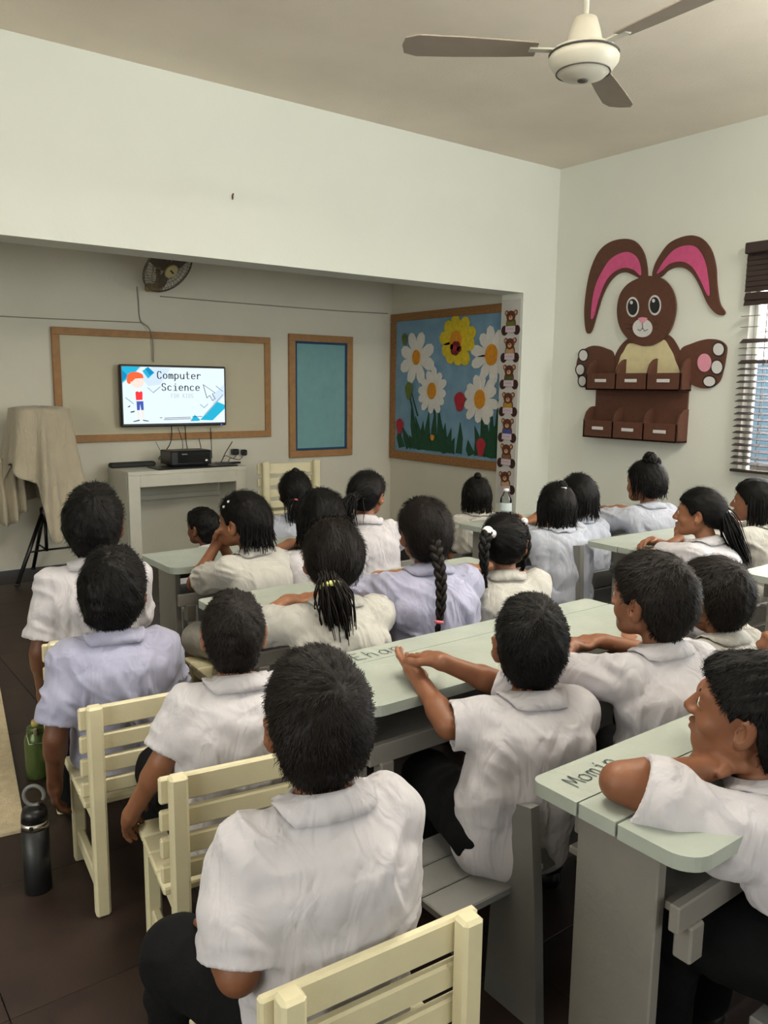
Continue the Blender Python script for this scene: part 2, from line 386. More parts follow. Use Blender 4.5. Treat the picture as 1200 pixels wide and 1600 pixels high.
# small stain-like gecko spot on the beam wall
sp = onY(363, 308, YB)
g = MB(); g.ball((sp[0], YB-.004, sp[2]), (.006, .004, .016), 6); g.ball((sp[0]+.004, YB-.004, sp[2]+.017), (.005, .004, .006), 6)
tag(add_obj('wall_speck', g.mesh('wall_speck', mat('speck_brown', (90, 60, 50))), None), 'tiny brown speck high on the white beam wall', 'speck')

# ------------------------------------------------------------------ boards and television on the front wall
def frame_parts(root, w, z0, z1, x0, x1, y, dp, m):
    for c, d in ((((x0+x1)/2, y-dp/2, z1-w/2), (x1-x0, dp, w)), (((x0+x1)/2, y-dp/2, z0+w/2), (x1-x0, dp, w)), ((x0+w/2, y-dp/2, (z0+z1)/2), (w, dp, z1-z0-2*w)), ((x1-w/2, y-dp/2, (z0+z1)/2), (w, dp, z1-z0-2*w))):
        MB().box(c, d, .003).part('frame_rail', m, root)
wb = thing('writing_board', 'wide beige writing board in a tan wood frame behind the television', 'board', (2.6, YN, .93))
MB().box((2.615, YN-.008, 1.36), (1.76, .012, .8), .002).part('panel', M_WHITEBOARD, wb)
frame_parts(wb, .055, .93, 1.786, 1.70, 3.52, YN-.001, .03, M_TAN)
nb = thing('notice_board', 'narrow plain blue notice board in a tan wood frame', 'board', (4.05, YN, .73))
M_BLUE = mat('blue_board_paper', (120, 164, 166), .85, .06, 12, .15, 40); M_DBLUE = mat('dark_blue_edging', (28, 66, 104), .8, .1, 20)
MB().box((4.05, YN-.008, 1.28), (.6, .012, 1.03), .002).part('panel', M_BLUE, nb)
frame_parts(nb, .062, .732, 1.83, 3.71, 4.392, YN-.001, .03, M_TAN)
for c, d in (((4.05, YN-.017, 1.76), (.556, .006, .022)), ((4.05, YN-.017, .803), (.556, .006, .022)), ((3.782, YN-.017, 1.28), (.02, .006, .94)), ((4.32, YN-.017, 1.28), (.02, .006, .94))):
    MB().box(c, d, .001).part('border_strip', M_DBLUE, nb)
# television, tilted on its bracket
TVY = 6.25
c0 = [onY(x, y, TVY) for x, y in ((187, 568), (353, 574), (354, 664), (193, 668))]
tx0, tx1, tz1, tz0 = c0[0][0], c0[1][0], (c0[0][2]+c0[1][2])/2, (c0[2][2]+c0[3][2])/2
tv = thing('television', 'black flat television showing a blue and white title slide', 'television', ((tx0+tx1)/2, TVY, tz0))
MB().box(((tx0+tx1)/2, TVY+.03, (tz0+tz1)/2), (tx1-tx0, .05, tz1-tz0), .008).part('casing', M_BLACK, tv)
MB().box(((tx0+tx1)/2, TVY+.066, (tz0+tz1)/2), (.3, .035, .25), .004).part('bracket', M_BLACK, tv)
MB().ball((tx1-.05, TVY, tz0+.008), (.006, .004, .004), 6).part('indicator_light', emit('blue_led', (90, 90, 255), 2), tv)
sx0, sx1, sz0, sz1 = tx0+.016, tx1-.016, tz0+.024, tz1-.016
scr = MB().raw([(sx0, TVY+.004, sz0), (sx1, TVY+.004, sz0), (sx1, TVY+.004, sz1), (sx0, TVY+.004, sz1)], [(0, 1, 2, 3)]).part('screen', emit('screen_white', (224, 238, 248), 1.0), tv)
def tvp(layer):
    return lambda u, v: (sx0+(sx1-sx0)*u, TVY+.0035-layer*.0006, sz0+(sz1-sz0)*v)
def cuv(pts): return [((x-82)/700., 1-(y-86-(x-82)*.02)/405.) for x, y in pts]   # crop pixels of the slide -> 0..1
def flat(name, polys, m, layer):
    f = tvp(layer)
    for p in polys: MB().raw([f(min(1, max(0, u)), min(1, max(0, v))) for u, v in cuv(p)], [tuple(range(len(p)))]).part(name, m, scr)
def ell(cx, cy, a, b, n=18): return [(cx+a*math.cos(2*PI*k/n), cy+b*math.sin(2*PI*k/n)) for k in range(n)]
E1 = 1.0
flat('slide_pane', [[(82, 86), (215, 86), (140, 160), (82, 210)], [(190, 150), (250, 225), (330, 215), (400, 100), (280, 90)], [(690, 300), (782, 215), (782, 300), (700, 380)]], emit('slide_pale', (206, 224, 238), E1), .3)
flat('slide_tile', [[(82, 86), (200, 86), (155, 140), (82, 200)], [(213, 118), (250, 88), (292, 130), (250, 172)], [(600, 480), (722, 345), (782, 372), (782, 400), (690, 487)], [(530, 487), (562, 440), (600, 478), (592, 487)]], emit('slide_teal', (42, 176, 212), E1), .6)
flat('slide_tile', [[(82, 110), (118, 150), (82, 190)], [(232, 100), (255, 92), (292, 130), (262, 150)]], emit('slide_blue', (24, 140, 190), E1), 1.0)
flat('slide_shadow_line', [[(245, 232), (280, 268), (330, 226), (330, 234), (282, 276), (245, 240)], [(98, 300), (150, 345), (148, 352), (98, 308)], [(602, 360), (630, 385), (660, 358), (660, 366), (630, 393), (602, 368)], [(632, 440), (770, 290), (774, 296), (640, 446)], [(720, 225), (772, 268), (770, 275), (718, 232)]], emit('slide_grey', (150, 176, 192), E1), 1.2)
flat('cartoon_hair', [ell(165, 160, 54, 36), ell(126, 185, 16, 24)], emit('slide_orange', (250, 104, 62), E1), 1.6)
flat('cartoon_face', [ell(178, 196, 44, 42)], emit('slide_skin', (250, 222, 210), E1), 1.9)
flat('cartoon_hair', [[(125, 178), (140, 140), (215, 148), (218, 168), (165, 172), (140, 196)]], emit('slide_orange', (250, 104, 62)), 2.2)
flat('cartoon_shirt', [[(163, 268), (176, 260), (188, 268), (202, 260), (210, 270), (208, 322), (166, 324)]], emit('slide_red', (238, 62, 66), E1), 1.6)
flat('cartoon_trousers', [[(168, 332), (213, 332), (214, 395), (198, 395), (192, 350), (188, 395), (170, 395)]], emit('slide_navy', (70, 92, 170), E1), 1.6)
flat('cartoon_shoes', [[(140, 474), (184, 462), (186, 470), (150, 478)], [(206, 464), (248, 474), (240, 478), (208, 472)], [(106, 372), (128, 358), (124, 372)], [(126, 404), (156, 398), (152, 408), (130, 412)]], emit('slide_dark', (60, 70, 80), E1), 1.6)
flat('cartoon_legs', [[(172, 397), (184, 397), (182, 462), (176, 464)], [(200, 397), (212, 397), (212, 464), (206, 464)]], emit('slide_skin', (250, 222, 210)), 1.4)
tx = MB(); f2 = tvp(2.6)
tx2 = MB(); write(tx2, 'Computer', f2, .325, .80, .044, .125, .0555, .0105)
tx2.part('slide_text', emit('slide_ink', (44, 48, 52), .9), scr); tx3 = MB(); write(tx3, 'Science', f2, .365, .59, .044, .125, .0555, .0105)
tx3.part('slide_text', emit('slide_ink', (44, 48, 52), .9), scr)
for a, b in zip([(627, 218), (652, 318), (673, 298), (692, 338), (713, 324), (691, 287), (712, 280)], [(652, 318), (673, 298), (692, 338), (713, 324), (691, 287), (712, 280), (627, 218)]):
    (p, q) = [np.array(w_) for w_ in cuv([a, b])]; d = q-p; d /= np.linalg.norm(d); nn = np.array((-d[1], d[0]))*.003
    tx.raw([f2(*(p-nn)), f2(*(q-nn)), f2(*(q+nn)), f2(*(p+nn))], [(0, 1, 2, 3)])
tx.part('cursor_arrow', emit('slide_ink', (44, 48, 52), .9), scr); tx = MB()
for (x0, x1, y) in ((320, 345, 452), (352, 540, 455), (348, 540, 466), (545, 618, 452)):
    for k in range(int((x1-x0)/9)):
        p = cuv([(x0+k*9, y), (x0+k*9+7, y), (x0+k*9+7, y+5), (x0+k*9, y+5)]); tx.raw([f2(*w_) for w_ in p], [(0, 1, 2, 3)])
tx.part('slide_text', emit('slide_ink', (44, 48, 52), .9), scr)
write(MB(), 'FOR KIDS', f2, .455, .46, .021, .07, .0285, .004).part('slide_text', emit('slide_faint_ink', (168, 176, 180), 1.1), scr)

# ------------------------------------------------------------------ the flower pinboard on the alcove's right wall
PB = thing('flower_pinboard', 'blue pinboard of white paper daisies in a brown frame', 'board', (XN, 5.6, .68))
py0, py1, pz0, pz1 = YB+BT+.012, YN-.012, .685, 2.06
MB().box((XN-.008, (py0+py1)/2-.028, (pz0+pz1)/2), (.012, py1-py0-.06, pz1-pz0-.06), .002).part('panel', mat('sky_blue_paper', (112, 150, 178), .85, .06, 6, .1, 50, col2=(128, 164, 186)), PB)
M_PBF = mat('cork_brown_frame', (146, 104, 60), .8, .25, 60, .3, 120)
for c, d in (((XN-.016, (py0+py1)/2, pz1-.035), (.03, py1-py0, .07)), ((XN-.016, (py0+py1)/2, pz0+.04), (.03, py1-py0, .08)), ((XN-.016, py1-.035, (pz0+pz1)/2), (.03, .07, pz1-pz0-.15))):
    MB().box(c, d, .003).part('frame_rail', M_PBF, PB)
def c2(cx, cy, X=XN-.016):            # photo crop -> pinboard plane (y,z)
    p = onX(400+cx*.375, 440+cy*.375, X); return p[1], p[2]
def wallx(X): return lambda u, v, d: (X-d, u, v)
PM = dict(w=mat('white_paper_petal', (222, 220, 214), .8, .05, 20), y=mat('yellow_paper', (214, 190, 40), .8, .15, 30), o=mat('orange_paper', (206, 138, 30), .8, .15, 30),
          r=mat('red_paper', (168, 38, 50), .8, .15, 30), g=mat('dark_green_paper', (22, 70, 44), .8, .2, 20), g2=mat('olive_green_paper', (96, 110, 50), .8, .2, 20), d=mat('dark_red_paper', (110, 30, 30), .8, .15, 30))
def petal_poly(cy, cz, ang, l0, l1, w):
    d = np.array((math.cos(ang), math.sin(ang))); n = np.array((-d[1], d[0])); c = np.array((cy, cz))
    return [tuple(c+d*(l0+(l1-l0)*t)+n*w*k) for t, k in ((0, .3), (.3, .75), (.65, 1), (.9, .7), (1, 0), (.9, -.7), (.65, -1), (.3, -.75), (0, -.3))]
def flower(cx, cy, R, npet, m, mc, rc, off, a0=0.0, wk=.30):
    y, z = c2(cx, cy)
    ctr = MB(); ctr.prism(closed([(y+rc*math.cos(t), z+rc*1.25*math.sin(t)) for t in np.linspace(0, 2*PI, 12, endpoint=False)], 2), wallx(XN-.016), off+.006, off+.016)
    fo = fix_normals(ctr.part('flower', mc, PB))
    for k in range(npet):
        a = a0+2*PI*k/npet+random.uniform(-.1, .1); l = R*random.uniform(.86, 1.08)
        fix_normals(MB().prism(petal_poly(y, z, a, rc*.6, l, R*wk), wallx(XN-.016), off+(k % 3)*.0015, off+.004+(k % 3)*.0015).part('petal', m, fo))
    return fo
flower(672, 316, .27, 8, PM['w'], PM['o'], .055, .002, .35, .22)
flower(738, 455, .215, 12, PM['w'], PM['o'], .06, .006, .1, .19)
flower(838, 250, .24, 10, PM['y'], PM['o'], .075, .004, .2, .26)
flower(838, 278, .07, 6, PM['d'], PM['r'], .02, .016, .2, .4)
flower(985, 305, .25, 10, PM['w'], PM['o'], .07, .002, .2, .2)
flower(938, 490, .235, 12, PM['w'], PM['o'], .065, .006, .15, .19)
def blade(x0, y0, x1, y1, w, m, name, off=.002):
    a = np.array(c2(x0, y0)); b = np.array(c2(x1, y1)); d = (b-a)/np.linalg.norm(b-a); n = np.array((-d[1], d[0]))
    if a[1] < pz0+.08: a[1] = pz0+.08
    mid = a+(b-a)*.5+n*w*random.uniform(-.6, .6)
    fix_normals(MB().prism([tuple(a-n*w), tuple(mid-n*w*.8), tuple(b), tuple(mid+n*w*.8), tuple(a+n*w)], wallx(XN-.016), off, off+.004).part(name, m, PB))
for b in ((610, 690, 598, 600), (640, 690, 612, 605), (655, 690, 640, 640), (670, 695, 650, 500), (690, 698, 665, 560), (700, 700, 698, 580), (720, 704, 722, 540), (742, 706, 748, 530), (765, 708, 762, 520), (780, 710, 790, 590), (800, 712, 815, 610), (815, 714, 828, 650), (845, 716, 852, 585),
          (900, 722, 885, 660), (925, 724, 912, 600), (945, 728, 940, 555), (965, 730, 958, 560), (985, 734, 985, 545), (1003, 736, 1010, 490), (1018, 738, 1020, 530)):
    blade(*b, .045 if b[1] < 712 or b[0] > 880 else .04, PM['g'], 'grass_blade', .001+random.random()*.004)
for b in ((690, 700, 690, 610), (760, 706, 775, 600), (800, 712, 790, 640), (960, 730, 975, 620), (1000, 735, 995, 600)): blade(*b, .075, PM['g'], 'leaf', .0005)
for b in ((675, 560, 645, 440), (650, 520, 640, 460), (745, 560, 742, 500), (945, 570, 940, 520)): blade(*b, .008, PM['g'], 'stem', .0018)
def bug(cx, cy, a, b, m, name):
    y, z = c2(cx, cy)
    fix_normals(MB().prism([(y+a*math.cos(t)*(1+.2*math.sin(3*t)), z+b*math.sin(t)) for t in np.linspace(0, 2*PI, 14, endpoint=False)], wallx(XN-.016), .008, .014).part(name, m, PB))
bug(852, 500, .065, .085, PM['r'], 'butterfly'); bug(602, 602, .05, .075, PM['r'], 'tulip'); bug(940, 690, .05, .08, PM['r'], 'tulip')
bug(640, 455, .05, .085, PM['g2'], 'bud'); bug(622, 240, .035, .055, PM['g2'], 'butterfly'); bug(738, 650, .025, .028, PM['o'], 'small_flower')

# ------------------------------------------------------------------ seven paper bears on the strip along the pillar
ST = thing('paper_strip', 'narrow pale paper strip running down the pillar edge', 'strip', (XJ, YB+.12, .42))
MB().box((XJ-.001, YB+.125, 1.25), (.003, .205, 1.66), .0005).part('paper', mat('pale_paper', (206, 204, 198), .8, .03, 10), ST)
M_BEAR = mat('bear_brown', (96, 52, 34), .8, .12, 30); M_BEARD = mat('bear_dark_brown', (62, 30, 26), .8, .12, 30); M_MUZ = mat('bear_muzzle', (206, 160, 124), .8, .05, 20); M_TAG = mat('name_paper', (214, 196, 206), .8, .03, 20)
bears = [(505, 'olive green', (104, 112, 40)), (548, 'tan', (190, 150, 100)), (590, 'dark olive', (84, 88, 44)), (633, 'mustard yellow', (184, 142, 48)), (674, 'blue', (66, 86, 150)), (714, 'brown', (128, 92, 60)), (757, 'peach', (204, 160, 128))]
ordn = ['topmost', 'second from top', 'third from top', 'fourth from top', 'fifth from top', 'sixth from top', 'lowest']
for k, (py, cn, cc) in enumerate(bears):
    zc = onX(801, py, XJ)[2]; yc = YB+.122
    rot = .12 if k == 6 else 0
    B = thing('paper_bear', f'paper bear cutout with {cn} shirt, {ordn[k]} on the pillar strip', 'paper bear', (XJ, yc, zc), 0, 'paper bears on the pillar')
    def disc(name, u, v, a, b, off, m, par=None, n=12):
        cu, su = math.cos(rot), math.sin(rot)
        f = lambda p, q, d: (XJ-.0035-d, yc-(p*cu-q*su), zc+(p*su+q*cu))
        return fix_normals(MB().prism([(u+a*math.cos(2*PI*i/n), v+b*math.sin(2*PI*i/n)) for i in range(n)], f, off, off+.003).part(name, m, par or B))
    disc('body', 0, -.005, .055, .055, 0, M_BEAR); disc('shirt', 0, -.008, .047, .04, .002, mat('bear_shirt_%d' % k, cc, .8, .1, 30))
    for s_ in (-1, 1):
        if k == 6 and s_ < 0: continue
        disc('leg', s_*.068, -.055, .036, .04, .001, M_BEARD); 
    for s_ in (-1, 1):
        e = disc('ear', s_*.05, .082, .02, .022, 0, M_BEAR); disc('inner_ear', s_*.05, .082, .011, .013, .002, M_MUZ, e)
    h_ = disc('head', 0, .055, .05, .045, .003, M_BEAR); disc('muzzle', 0, .043, .021, .018, .005, M_MUZ, h_); disc('nose', 0, .05, .007, .005, .007, M_BEARD, h_, 8)
    for s_ in (-1, 1): disc('eye', s_*.02, .066, .005, .006, .005, M_BEARD, h_, 8)
    cu, su = math.cos(rot), math.sin(rot)
    f = lambda p, q, d: (XJ-.0035-d, yc-(p*cu-q*su), zc+(p*su+q*cu))
    tg = fix_normals(MB().prism([(-.053, -.07), (.053, -.07), (.053, -.022), (-.053, -.022)], f, .005, .008).part('name_card', M_TAG, B))
    s2 = MB()
    for q in range(5):
        x = -.034+q*.014; s2.raw([f(x, -.046+.004*(q % 2), .0085), f(x+.010, -.05, .0085), f(x+.010, -.046, .0085), f(x, -.042+.004*(q % 2), .0085)], [(0, 1, 2, 3)])
    s2.part('lettering', mat('faint_ink', (120, 100, 120)), tg)

# ------------------------------------------------------------------ rabbit wall organiser on the right wall
RB = thing('rabbit_wall_organiser', 'brown wooden rabbit shaped wall organiser with two compartment shelves', 'organiser', (XR, 3.75, 1.0))
M_RB = mat('rabbit_brown', (90, 54, 38), .75, .1, 30, .1, 120); M_PINK = mat('rabbit_pink', (206, 84, 134), .75, .08, 30, .1, 120); M_RBW = mat('rabbit_white', (216, 214, 212), .75, .03, 30)
M_RBC = mat('rabbit_cream', (216, 204, 160), .75, .06, 20); M_RBK = mat('rabbit_black', (22, 20, 22), .5, .05, 20); M_RBP2 = mat('rabbit_soft_pink', (222, 150, 170), .75, .06, 30)
def c3(pts, X=XR-.012): return [(p[1], p[2]) for p in (onX(820+x*.3167, 340+y*.3168, X) for x, y in pts)]
def cut(name, pts, m, d0, d1, par, smooth_n=5, lab=None):
    o = fix_normals(MB().prism([tuple(q) for q in (closed(c3(pts), smooth_n) if smooth_n else c3(pts))], wallx(XR), d0, d1).part(name, m, par))
    if lab: o['label'] = lab
    return o
e1 = cut('ear', [(570, 300), (540, 285), (500, 270), (460, 278), (420, 315), (385, 380), (360, 460), (335, 545), (318, 572), (302, 555), (295, 470), (303, 370), (325, 260), (365, 170), (420, 122), (490, 105), (545, 118), (585, 170), (602, 240), (602, 298)], M_RB, .002, .018, RB)
cut('inner_ear', [(575, 285), (540, 258), (490, 248), (440, 272), (400, 320), (365, 410), (345, 485), (330, 494), (338, 400), (358, 320), (400, 240), (440, 195), (500, 170), (545, 185), (570, 225)], M_PINK, .018, .022, e1)
e2 = cut('ear', [(632, 290), (640, 240), (665, 190), (710, 130), (770, 98), (830, 88), (880, 108), (920, 160), (942, 240), (948, 330), (962, 420), (988, 465), (975, 482), (940, 470), (900, 420), (865, 340), (830, 280), (790, 250), (745, 245), (705, 262), (672, 292)], M_RB, .002, .018, RB)
cut('inner_ear', [(655, 275), (690, 215), (740, 160), (800, 138), (850, 148), (890, 210), (908, 300), (914, 380), (900, 375), (870, 310), (830, 245), (780, 218), (720, 228), (680, 262)], M_PINK, .018, .022, e2)
cut('body', [(505, 600), (455, 660), (440, 720), (440, 800), (770, 800), (770, 690), (745, 620), (700, 575), (600, 560)], M_RB, .002, .014, RB)
cut('belly', [(520, 620), (490, 660), (470, 700), (470, 790), (745, 790), (742, 700), (715, 640), (680, 600), (600, 634)], M_RBC, .014, .018, RB)
hd = cut('head', [(605, 290), (680, 300), (730, 350), (752, 430), (738, 520), (700, 590), (640, 628), (590, 630), (530, 610), (480, 550), (462, 470), (475, 385), (520, 325)], M_RB, .016, .032, RB)
for cx, cy in ((541, 442), (650, 433)):
    q = cut('eye', [(cx+31*math.cos(t), cy+50*math.sin(t)) for t in np.linspace(0, 2*PI, 12, endpoint=False)], M_RBW, .032, .035, hd, 2)
    cut('pupil', [(cx+1+24*math.cos(t), cy+40*math.sin(t)) for t in np.linspace(0, 2*PI, 12, endpoint=False)], M_RBK, .035, .038, hd, 2)
    cut('eye_glint', [(cx-4+7*math.cos(t), cy-22+9*math.sin(t)) for t in np.linspace(0, 2*PI, 8, endpoint=False)], M_RBW, .038, .040, hd, 2)
cut('muzzle', [(590+48*math.cos(t), 545+46*math.sin(t)) for t in np.linspace(0, 2*PI, 12, endpoint=False)], M_RBW, .032, .037, hd, 2)
cut('nose', [(570, 498), (592, 492), (616, 498), (605, 512), (592, 522), (580, 512)], M_RBP2, .037, .040, hd, 2)
mo = MB()
for pl in ([(592, 520), (592, 545), (580, 558), (568, 552)], [(592, 545), (602, 560), (618, 552)]):
    mo.tube([(XR-.039, y, z) for y, z in c3(pl)], .002, 5)
for a, b in (((540, 530), (505, 522)), ((540, 545), (508, 548)), ((640, 530), (668, 524)), ((640, 545), (665, 548)), ((640, 520), (660, 510))): mo.tube([(XR-.034, y, z) for y, z in c3([a, b])], .0012, 4)
mo.part('mouth_lines', M_RBK, hd)
p1 = cut('foot', [(440, 680), (400, 645), (340, 632), (290, 655), (262, 700), (258, 760), (275, 815), (300, 838), (440, 835)], M_RB, .004, .020, RB)
p2 = cut('foot', [(770, 655), (830, 620), (900, 600), (960, 605), (995, 635), (992, 690), (978, 760), (955, 815), (900, 842), (840, 830), (800, 800), (770, 760)], M_RB, .004, .020, RB)
for par, L in ((p1, ((293, 680, 20, 26), (278, 750, 19, 25), (288, 806, 17, 24))), (p2, ((960, 650, 26, 30), (952, 738, 26, 32), (915, 808, 28, 24)))):
    for cx, cy, a, b in L:
        cut('toe_rim', [(cx+(a+7)*math.cos(t), cy+(b+7)*math.sin(t)) for t in np.linspace(0, 2*PI, 10, endpoint=False)], M_RBK, .0195, .0215, par, 2)
        cut('toe', [(cx+a*math.cos(t), cy+b*math.sin(t)) for t in np.linspace(0, 2*PI, 10, endpoint=False)], M_RBW, .0215, .025, par, 2)
cut('foot_pad', [(890+34*math.cos(t), 716+45*math.sin(t)) for t in np.linspace(0, 2*PI, 10, endpoint=False)], M_RBP2, .020, .024, p2, 2)
# the two box shelves (front panels measured in the plane of their own front)
SD = .13
def shelf(y0, y1, zb, zf, zt, nm):
    MB().box((XR-SD/2, (y0+y1)/2, zb+.006), (SD, y1-y0, .012), .002).part('shelf_base', M_RB, RB)
    fr = MB().box((XR-SD+.006, (y0+y1)/2, (zb+zf)/2), (.012, y1-y0, zf-zb), .002).part('shelf_front', M_RB, RB)
    for k in range(3):
        yc = y0+(y1-y0)*(.17+.33*k); MB().box((XR-SD-.002, yc, (zb+zf)/2+.008), (.004, .105, .024), .006).part('label_slot', M_RBW, fr)
    for k in range(4):
        yy = y0+.006+(y1-y0-.012)*k/3
        pr = MB(); prof = [(0, zb), (SD, zb), (SD, zf), (SD*.8, zf+.6*(zt-zf)), (SD*.5, zt-.01), (SD*.25, zt), (0, zt)]
        pr.prism(prof, lambda u, v, d: (XR-u, d, v), yy-.006, yy+.006)
        fix_normals(pr.part('side_panel' if k in (0, 3) else 'divider', M_RB, RB))
yl, yr_ = onX(915, 600, XR-SD)[1], onX(1063, 608, XR-SD)[1]
shelf(yr_, yl, onX(990, 610, XR-SD)[2], onX(990, 583, XR-SD)[2], onX(990, 583, XR-SD)[2]+.105, 'a')
MB().box((XR-.008, (yl+yr_)/2, 1.25), (.014, yl-yr_-.02, .42), .002).part('back_panel', M_RB, RB)
shelf(yr_+.005, yl+.005, onX(990, 688, XR-SD)[2], onX(990, 660, XR-SD)[2], onX(990, 660, XR-SD)[2]+.105, 'b')

# ------------------------------------------------------------------ ceiling fan and wall fan
M_FANW = mat('fan_white', (208, 204, 188), .4, .04, 10); M_FAND = mat('fan_line', (70, 66, 60), .5); M_FANB = mat('fan_blade_grey', (150, 138, 124), .5, .05, 10)
FX, FY, FZ = 2.69, 2.285, 2.65
CF = thing('ceiling_fan', 'white three-blade ceiling fan hanging on a rod', 'fan', (FX, FY, ZC))
MB().tube([(FX, FY, FZ+.16), (FX, FY, ZC-.02)], .012, 10).part('rod', M_FANW, CF)
MB().lathe([(.012, -.09), (.05, -.085), (.065, -.03), (.07, 0)], (FX, FY, ZC), 20).part('ceiling_cup', M_FANW, CF)
MB().lathe([(.078, .045), (.072, .07), (.06, .12), (.045, .165), (.014, .175)], (FX, FY, FZ), 24).part('rod_cup', M_FANW, CF)
mo = MB().lathe([(.012, -.062), (.03, -.06), (.085, -.048), (.118, -.02), (.136, .004), (.138, .02), (.132, .03)], (FX, FY, FZ), 36).part('motor_housing', M_FANW, CF)
MB().lathe([(.134, .030), (.139, .034), (.134, .038)], (FX, FY, FZ), 36).part('groove', M_FAND, mo)
MB().lathe([(.133, .038), (.12, .052), (.08, .062), (.07, .062)], (FX, FY, FZ), 36).part('top_cover', M_FANW, mo)
MB().lathe([(.104, -.036), (.108, -.0365), (.106, -.031)], (FX, FY, FZ), 36, cap=False).part('groove', M_FAND, mo)
MB().lathe([(.020, -.066), (.022, -.060)], (FX, FY, FZ), 14).part('bottom_cap', M_FAND, mo)
for k, a in enumerate((146, 266, 26)):
    b = MB(); pr = []
    R = rotz3(math.radians(a))
    out = [(.19, .045), (.3, .055), (.5, .066), (.66, .07), (.71, .05), (.72, 0), (.71, -.05), (.66, -.07), (.5, -.066), (.3, -.055), (.19, -.045)]
    def fb(u, v, d): return np.array((FX, FY, FZ+.048)) + R @ np.array((u, v, d+v*.16))
    bl = fix_normals(b.prism(out, fb, -.0025, .0025).part('blade', M_FANB, CF))
    MB().box(np.array((FX, FY, FZ+.046))+R @ np.array((.15, 0, 0)), (.14, .035, .008), .002, R).part('blade_bracket', M_FANW, bl)
# wall fan over the board, on the front wall
wfb = onY(232, 450, YN); WFX, WFZ = wfb[0], wfb[2]
WF = thing('wall_fan', 'dusty cream wall fan mounted high above the television', 'fan', (WFX, YN, WFZ))
M_FANC = mat('dusty_cream', (150, 132, 96), .6, .2, 30); M_CAGE = mat('fan_cage_wire', (92, 82, 68), .5, .1, 20)
MB().box((WFX+.03, YN-.03, WFZ), (.13, .06, .06), .012).part('wall_bracket', M_FANC, WF)
WFC = onY(262, 418, YN-.30)
MB().tube(bez([(WFX+.03, YN-.05, WFZ), (WFX+.04, YN-.11, WFZ+.06), (WFC[0]-.03, WFC[1]+.12, WFC[2]-.01)], 6), .018, 8).part('neck', M_FANC, WF)
dn = np.array((.28, -.70, -.62)); dn /= np.linalg.norm(dn)
xa = np.cross(dn, (0, 0, 1)); xa /= np.linalg.norm(xa); ya = np.cross(xa, dn); RF = np.stack([xa, ya, dn], 1)
MB().lathe([(.03, -.15), (.06, -.14), (.065, -.06), (.05, -.03)], WFC, 16, RF).part('motor', M_FANC, WF)
cg = MB()
for (rr, zz) in ((.215, 0), (.212, .012), (.16, .035), (.105, .045), (.16, -.035), (.10, -.045)):
    t = np.linspace(0, 2*PI, 33); cg.tube((RF @ np.stack([rr*np.cos(t), rr*np.sin(t), np.full(33, zz)])).T+WFC, .0035 if rr > .2 else .0018, 5)
for k in range(44):
    t = 2*PI*k/44; c_, s_ = math.cos(t), math.sin(t)
    cg.tube([RF @ np.array((q*c_, q*s_, zz))+WFC for q, zz in ((.055, .05), (.12, .044), (.18, .028), (.213, .006), (.18, -.03), (.06, -.05))], .0014, 4)
cg.part('wire_cage', M_CAGE, WF)
hb = MB().lathe([(.004, .056), (.05, .056), (.06, .045)], WFC, 20, RF).part('centre_badge', mat('badge_cream', (196, 180, 130), .5), WF)
MB().box(WFC+dn*.0575, (.05, .012, .003), .001, RF @ rotz3(.5)).part('badge_slot', M_BLACK, hb)
for k in range(3):
    t = k*2*PI/3+.4; b = MB()
    b.prism([(.02, -.02), (.1, -.06), (.18, -.055), (.19, .02), (.1, .05), (.02, .02)], lambda u, v, d: RF @ np.array((u*math.cos(t)-v*math.sin(t), u*math.sin(t)+v*math.cos(t), d+v*.2))+WFC, -.001, .001)
    fix_normals(b.part('blade', mat('fan_blade_brown', (96, 84, 70), .5, .1), WF))
# cables
M_CABLE = mat('cable_grey', (140, 130, 114), .6, .1, 20)
def cable(name, label, pts, r=.004, m=None, y=None):
    o = MB().tube(bez(pts, 8), r, 6).mesh(name, m or M_CABLE); c = add_obj(name, o, None); tag(c, label, 'cable'); return c
P_ = lambda x, y, Y=YN-.004: tuple(onY(x, y, Y))
cable('wall_cable', 'grey cable running along the front wall from wall fan to corner', [P_(250, 463), P_(330, 470), P_(430, 478), P_(520, 485), P_(606, 490)], .004)
cable('wall_cable', 'grey cable dropping from the wall fan towards the board', [P_(214, 448), P_(216, 470), P_(219, 500), P_(232, 512, YN-.036), P_(238, 530, YN-.036), P_(240, 566, YN-.03)], .005)
cable('wall_cable', 'thin cable sagging along the wall left of the board', [P_(0, 494), P_(80, 498), P_(150, 501), P_(222, 504)], .0035)

# ------------------------------------------------------------------ white table under the television and what stands on it
TY0, TY1, TZ = 5.86, 6.31, .735
tl_ = onY(200, 737, TY0)[0]; tr_ = onY(385, 728, TY0)[0]
TT = thing('media_table', 'off-white wooden table with a deep frame under the television', 'table', ((tl_+tr_)/2, 6.08, 0))
cx_ = (tl_+tr_)/2; tw = tr_-tl_
MB().box((cx_, (TY0+TY1)/2, TZ-.015), (tw, TY1-TY0, .03), .003).part('tabletop', M_TVTABLE, TT)
MB().box((tl_+.015, (TY0+TY1)/2+.02, (TZ-.03)/2), (.03, TY1-TY0-.05, TZ-.03), .003).part('end_panel', M_TVTABLE, TT)
MB().box((tr_-.015, (TY0+TY1)/2+.02, (TZ-.03)/2), (.03, TY1-TY0-.05, TZ-.03), .003).part('end_panel', M_TVTABLE, TT)
for x in (tl_+.045, tr_-.045): MB().box((x, TY0+.017, (TZ-.03)/2), (.09, .032, TZ-.03), .004).part('front_leg', M_TVTABLE, TT)
MB().box((cx_, TY0+.014, TZ-.075), (tw-.18, .024, .09), .003).part('apron', M_TVTABLE, TT)
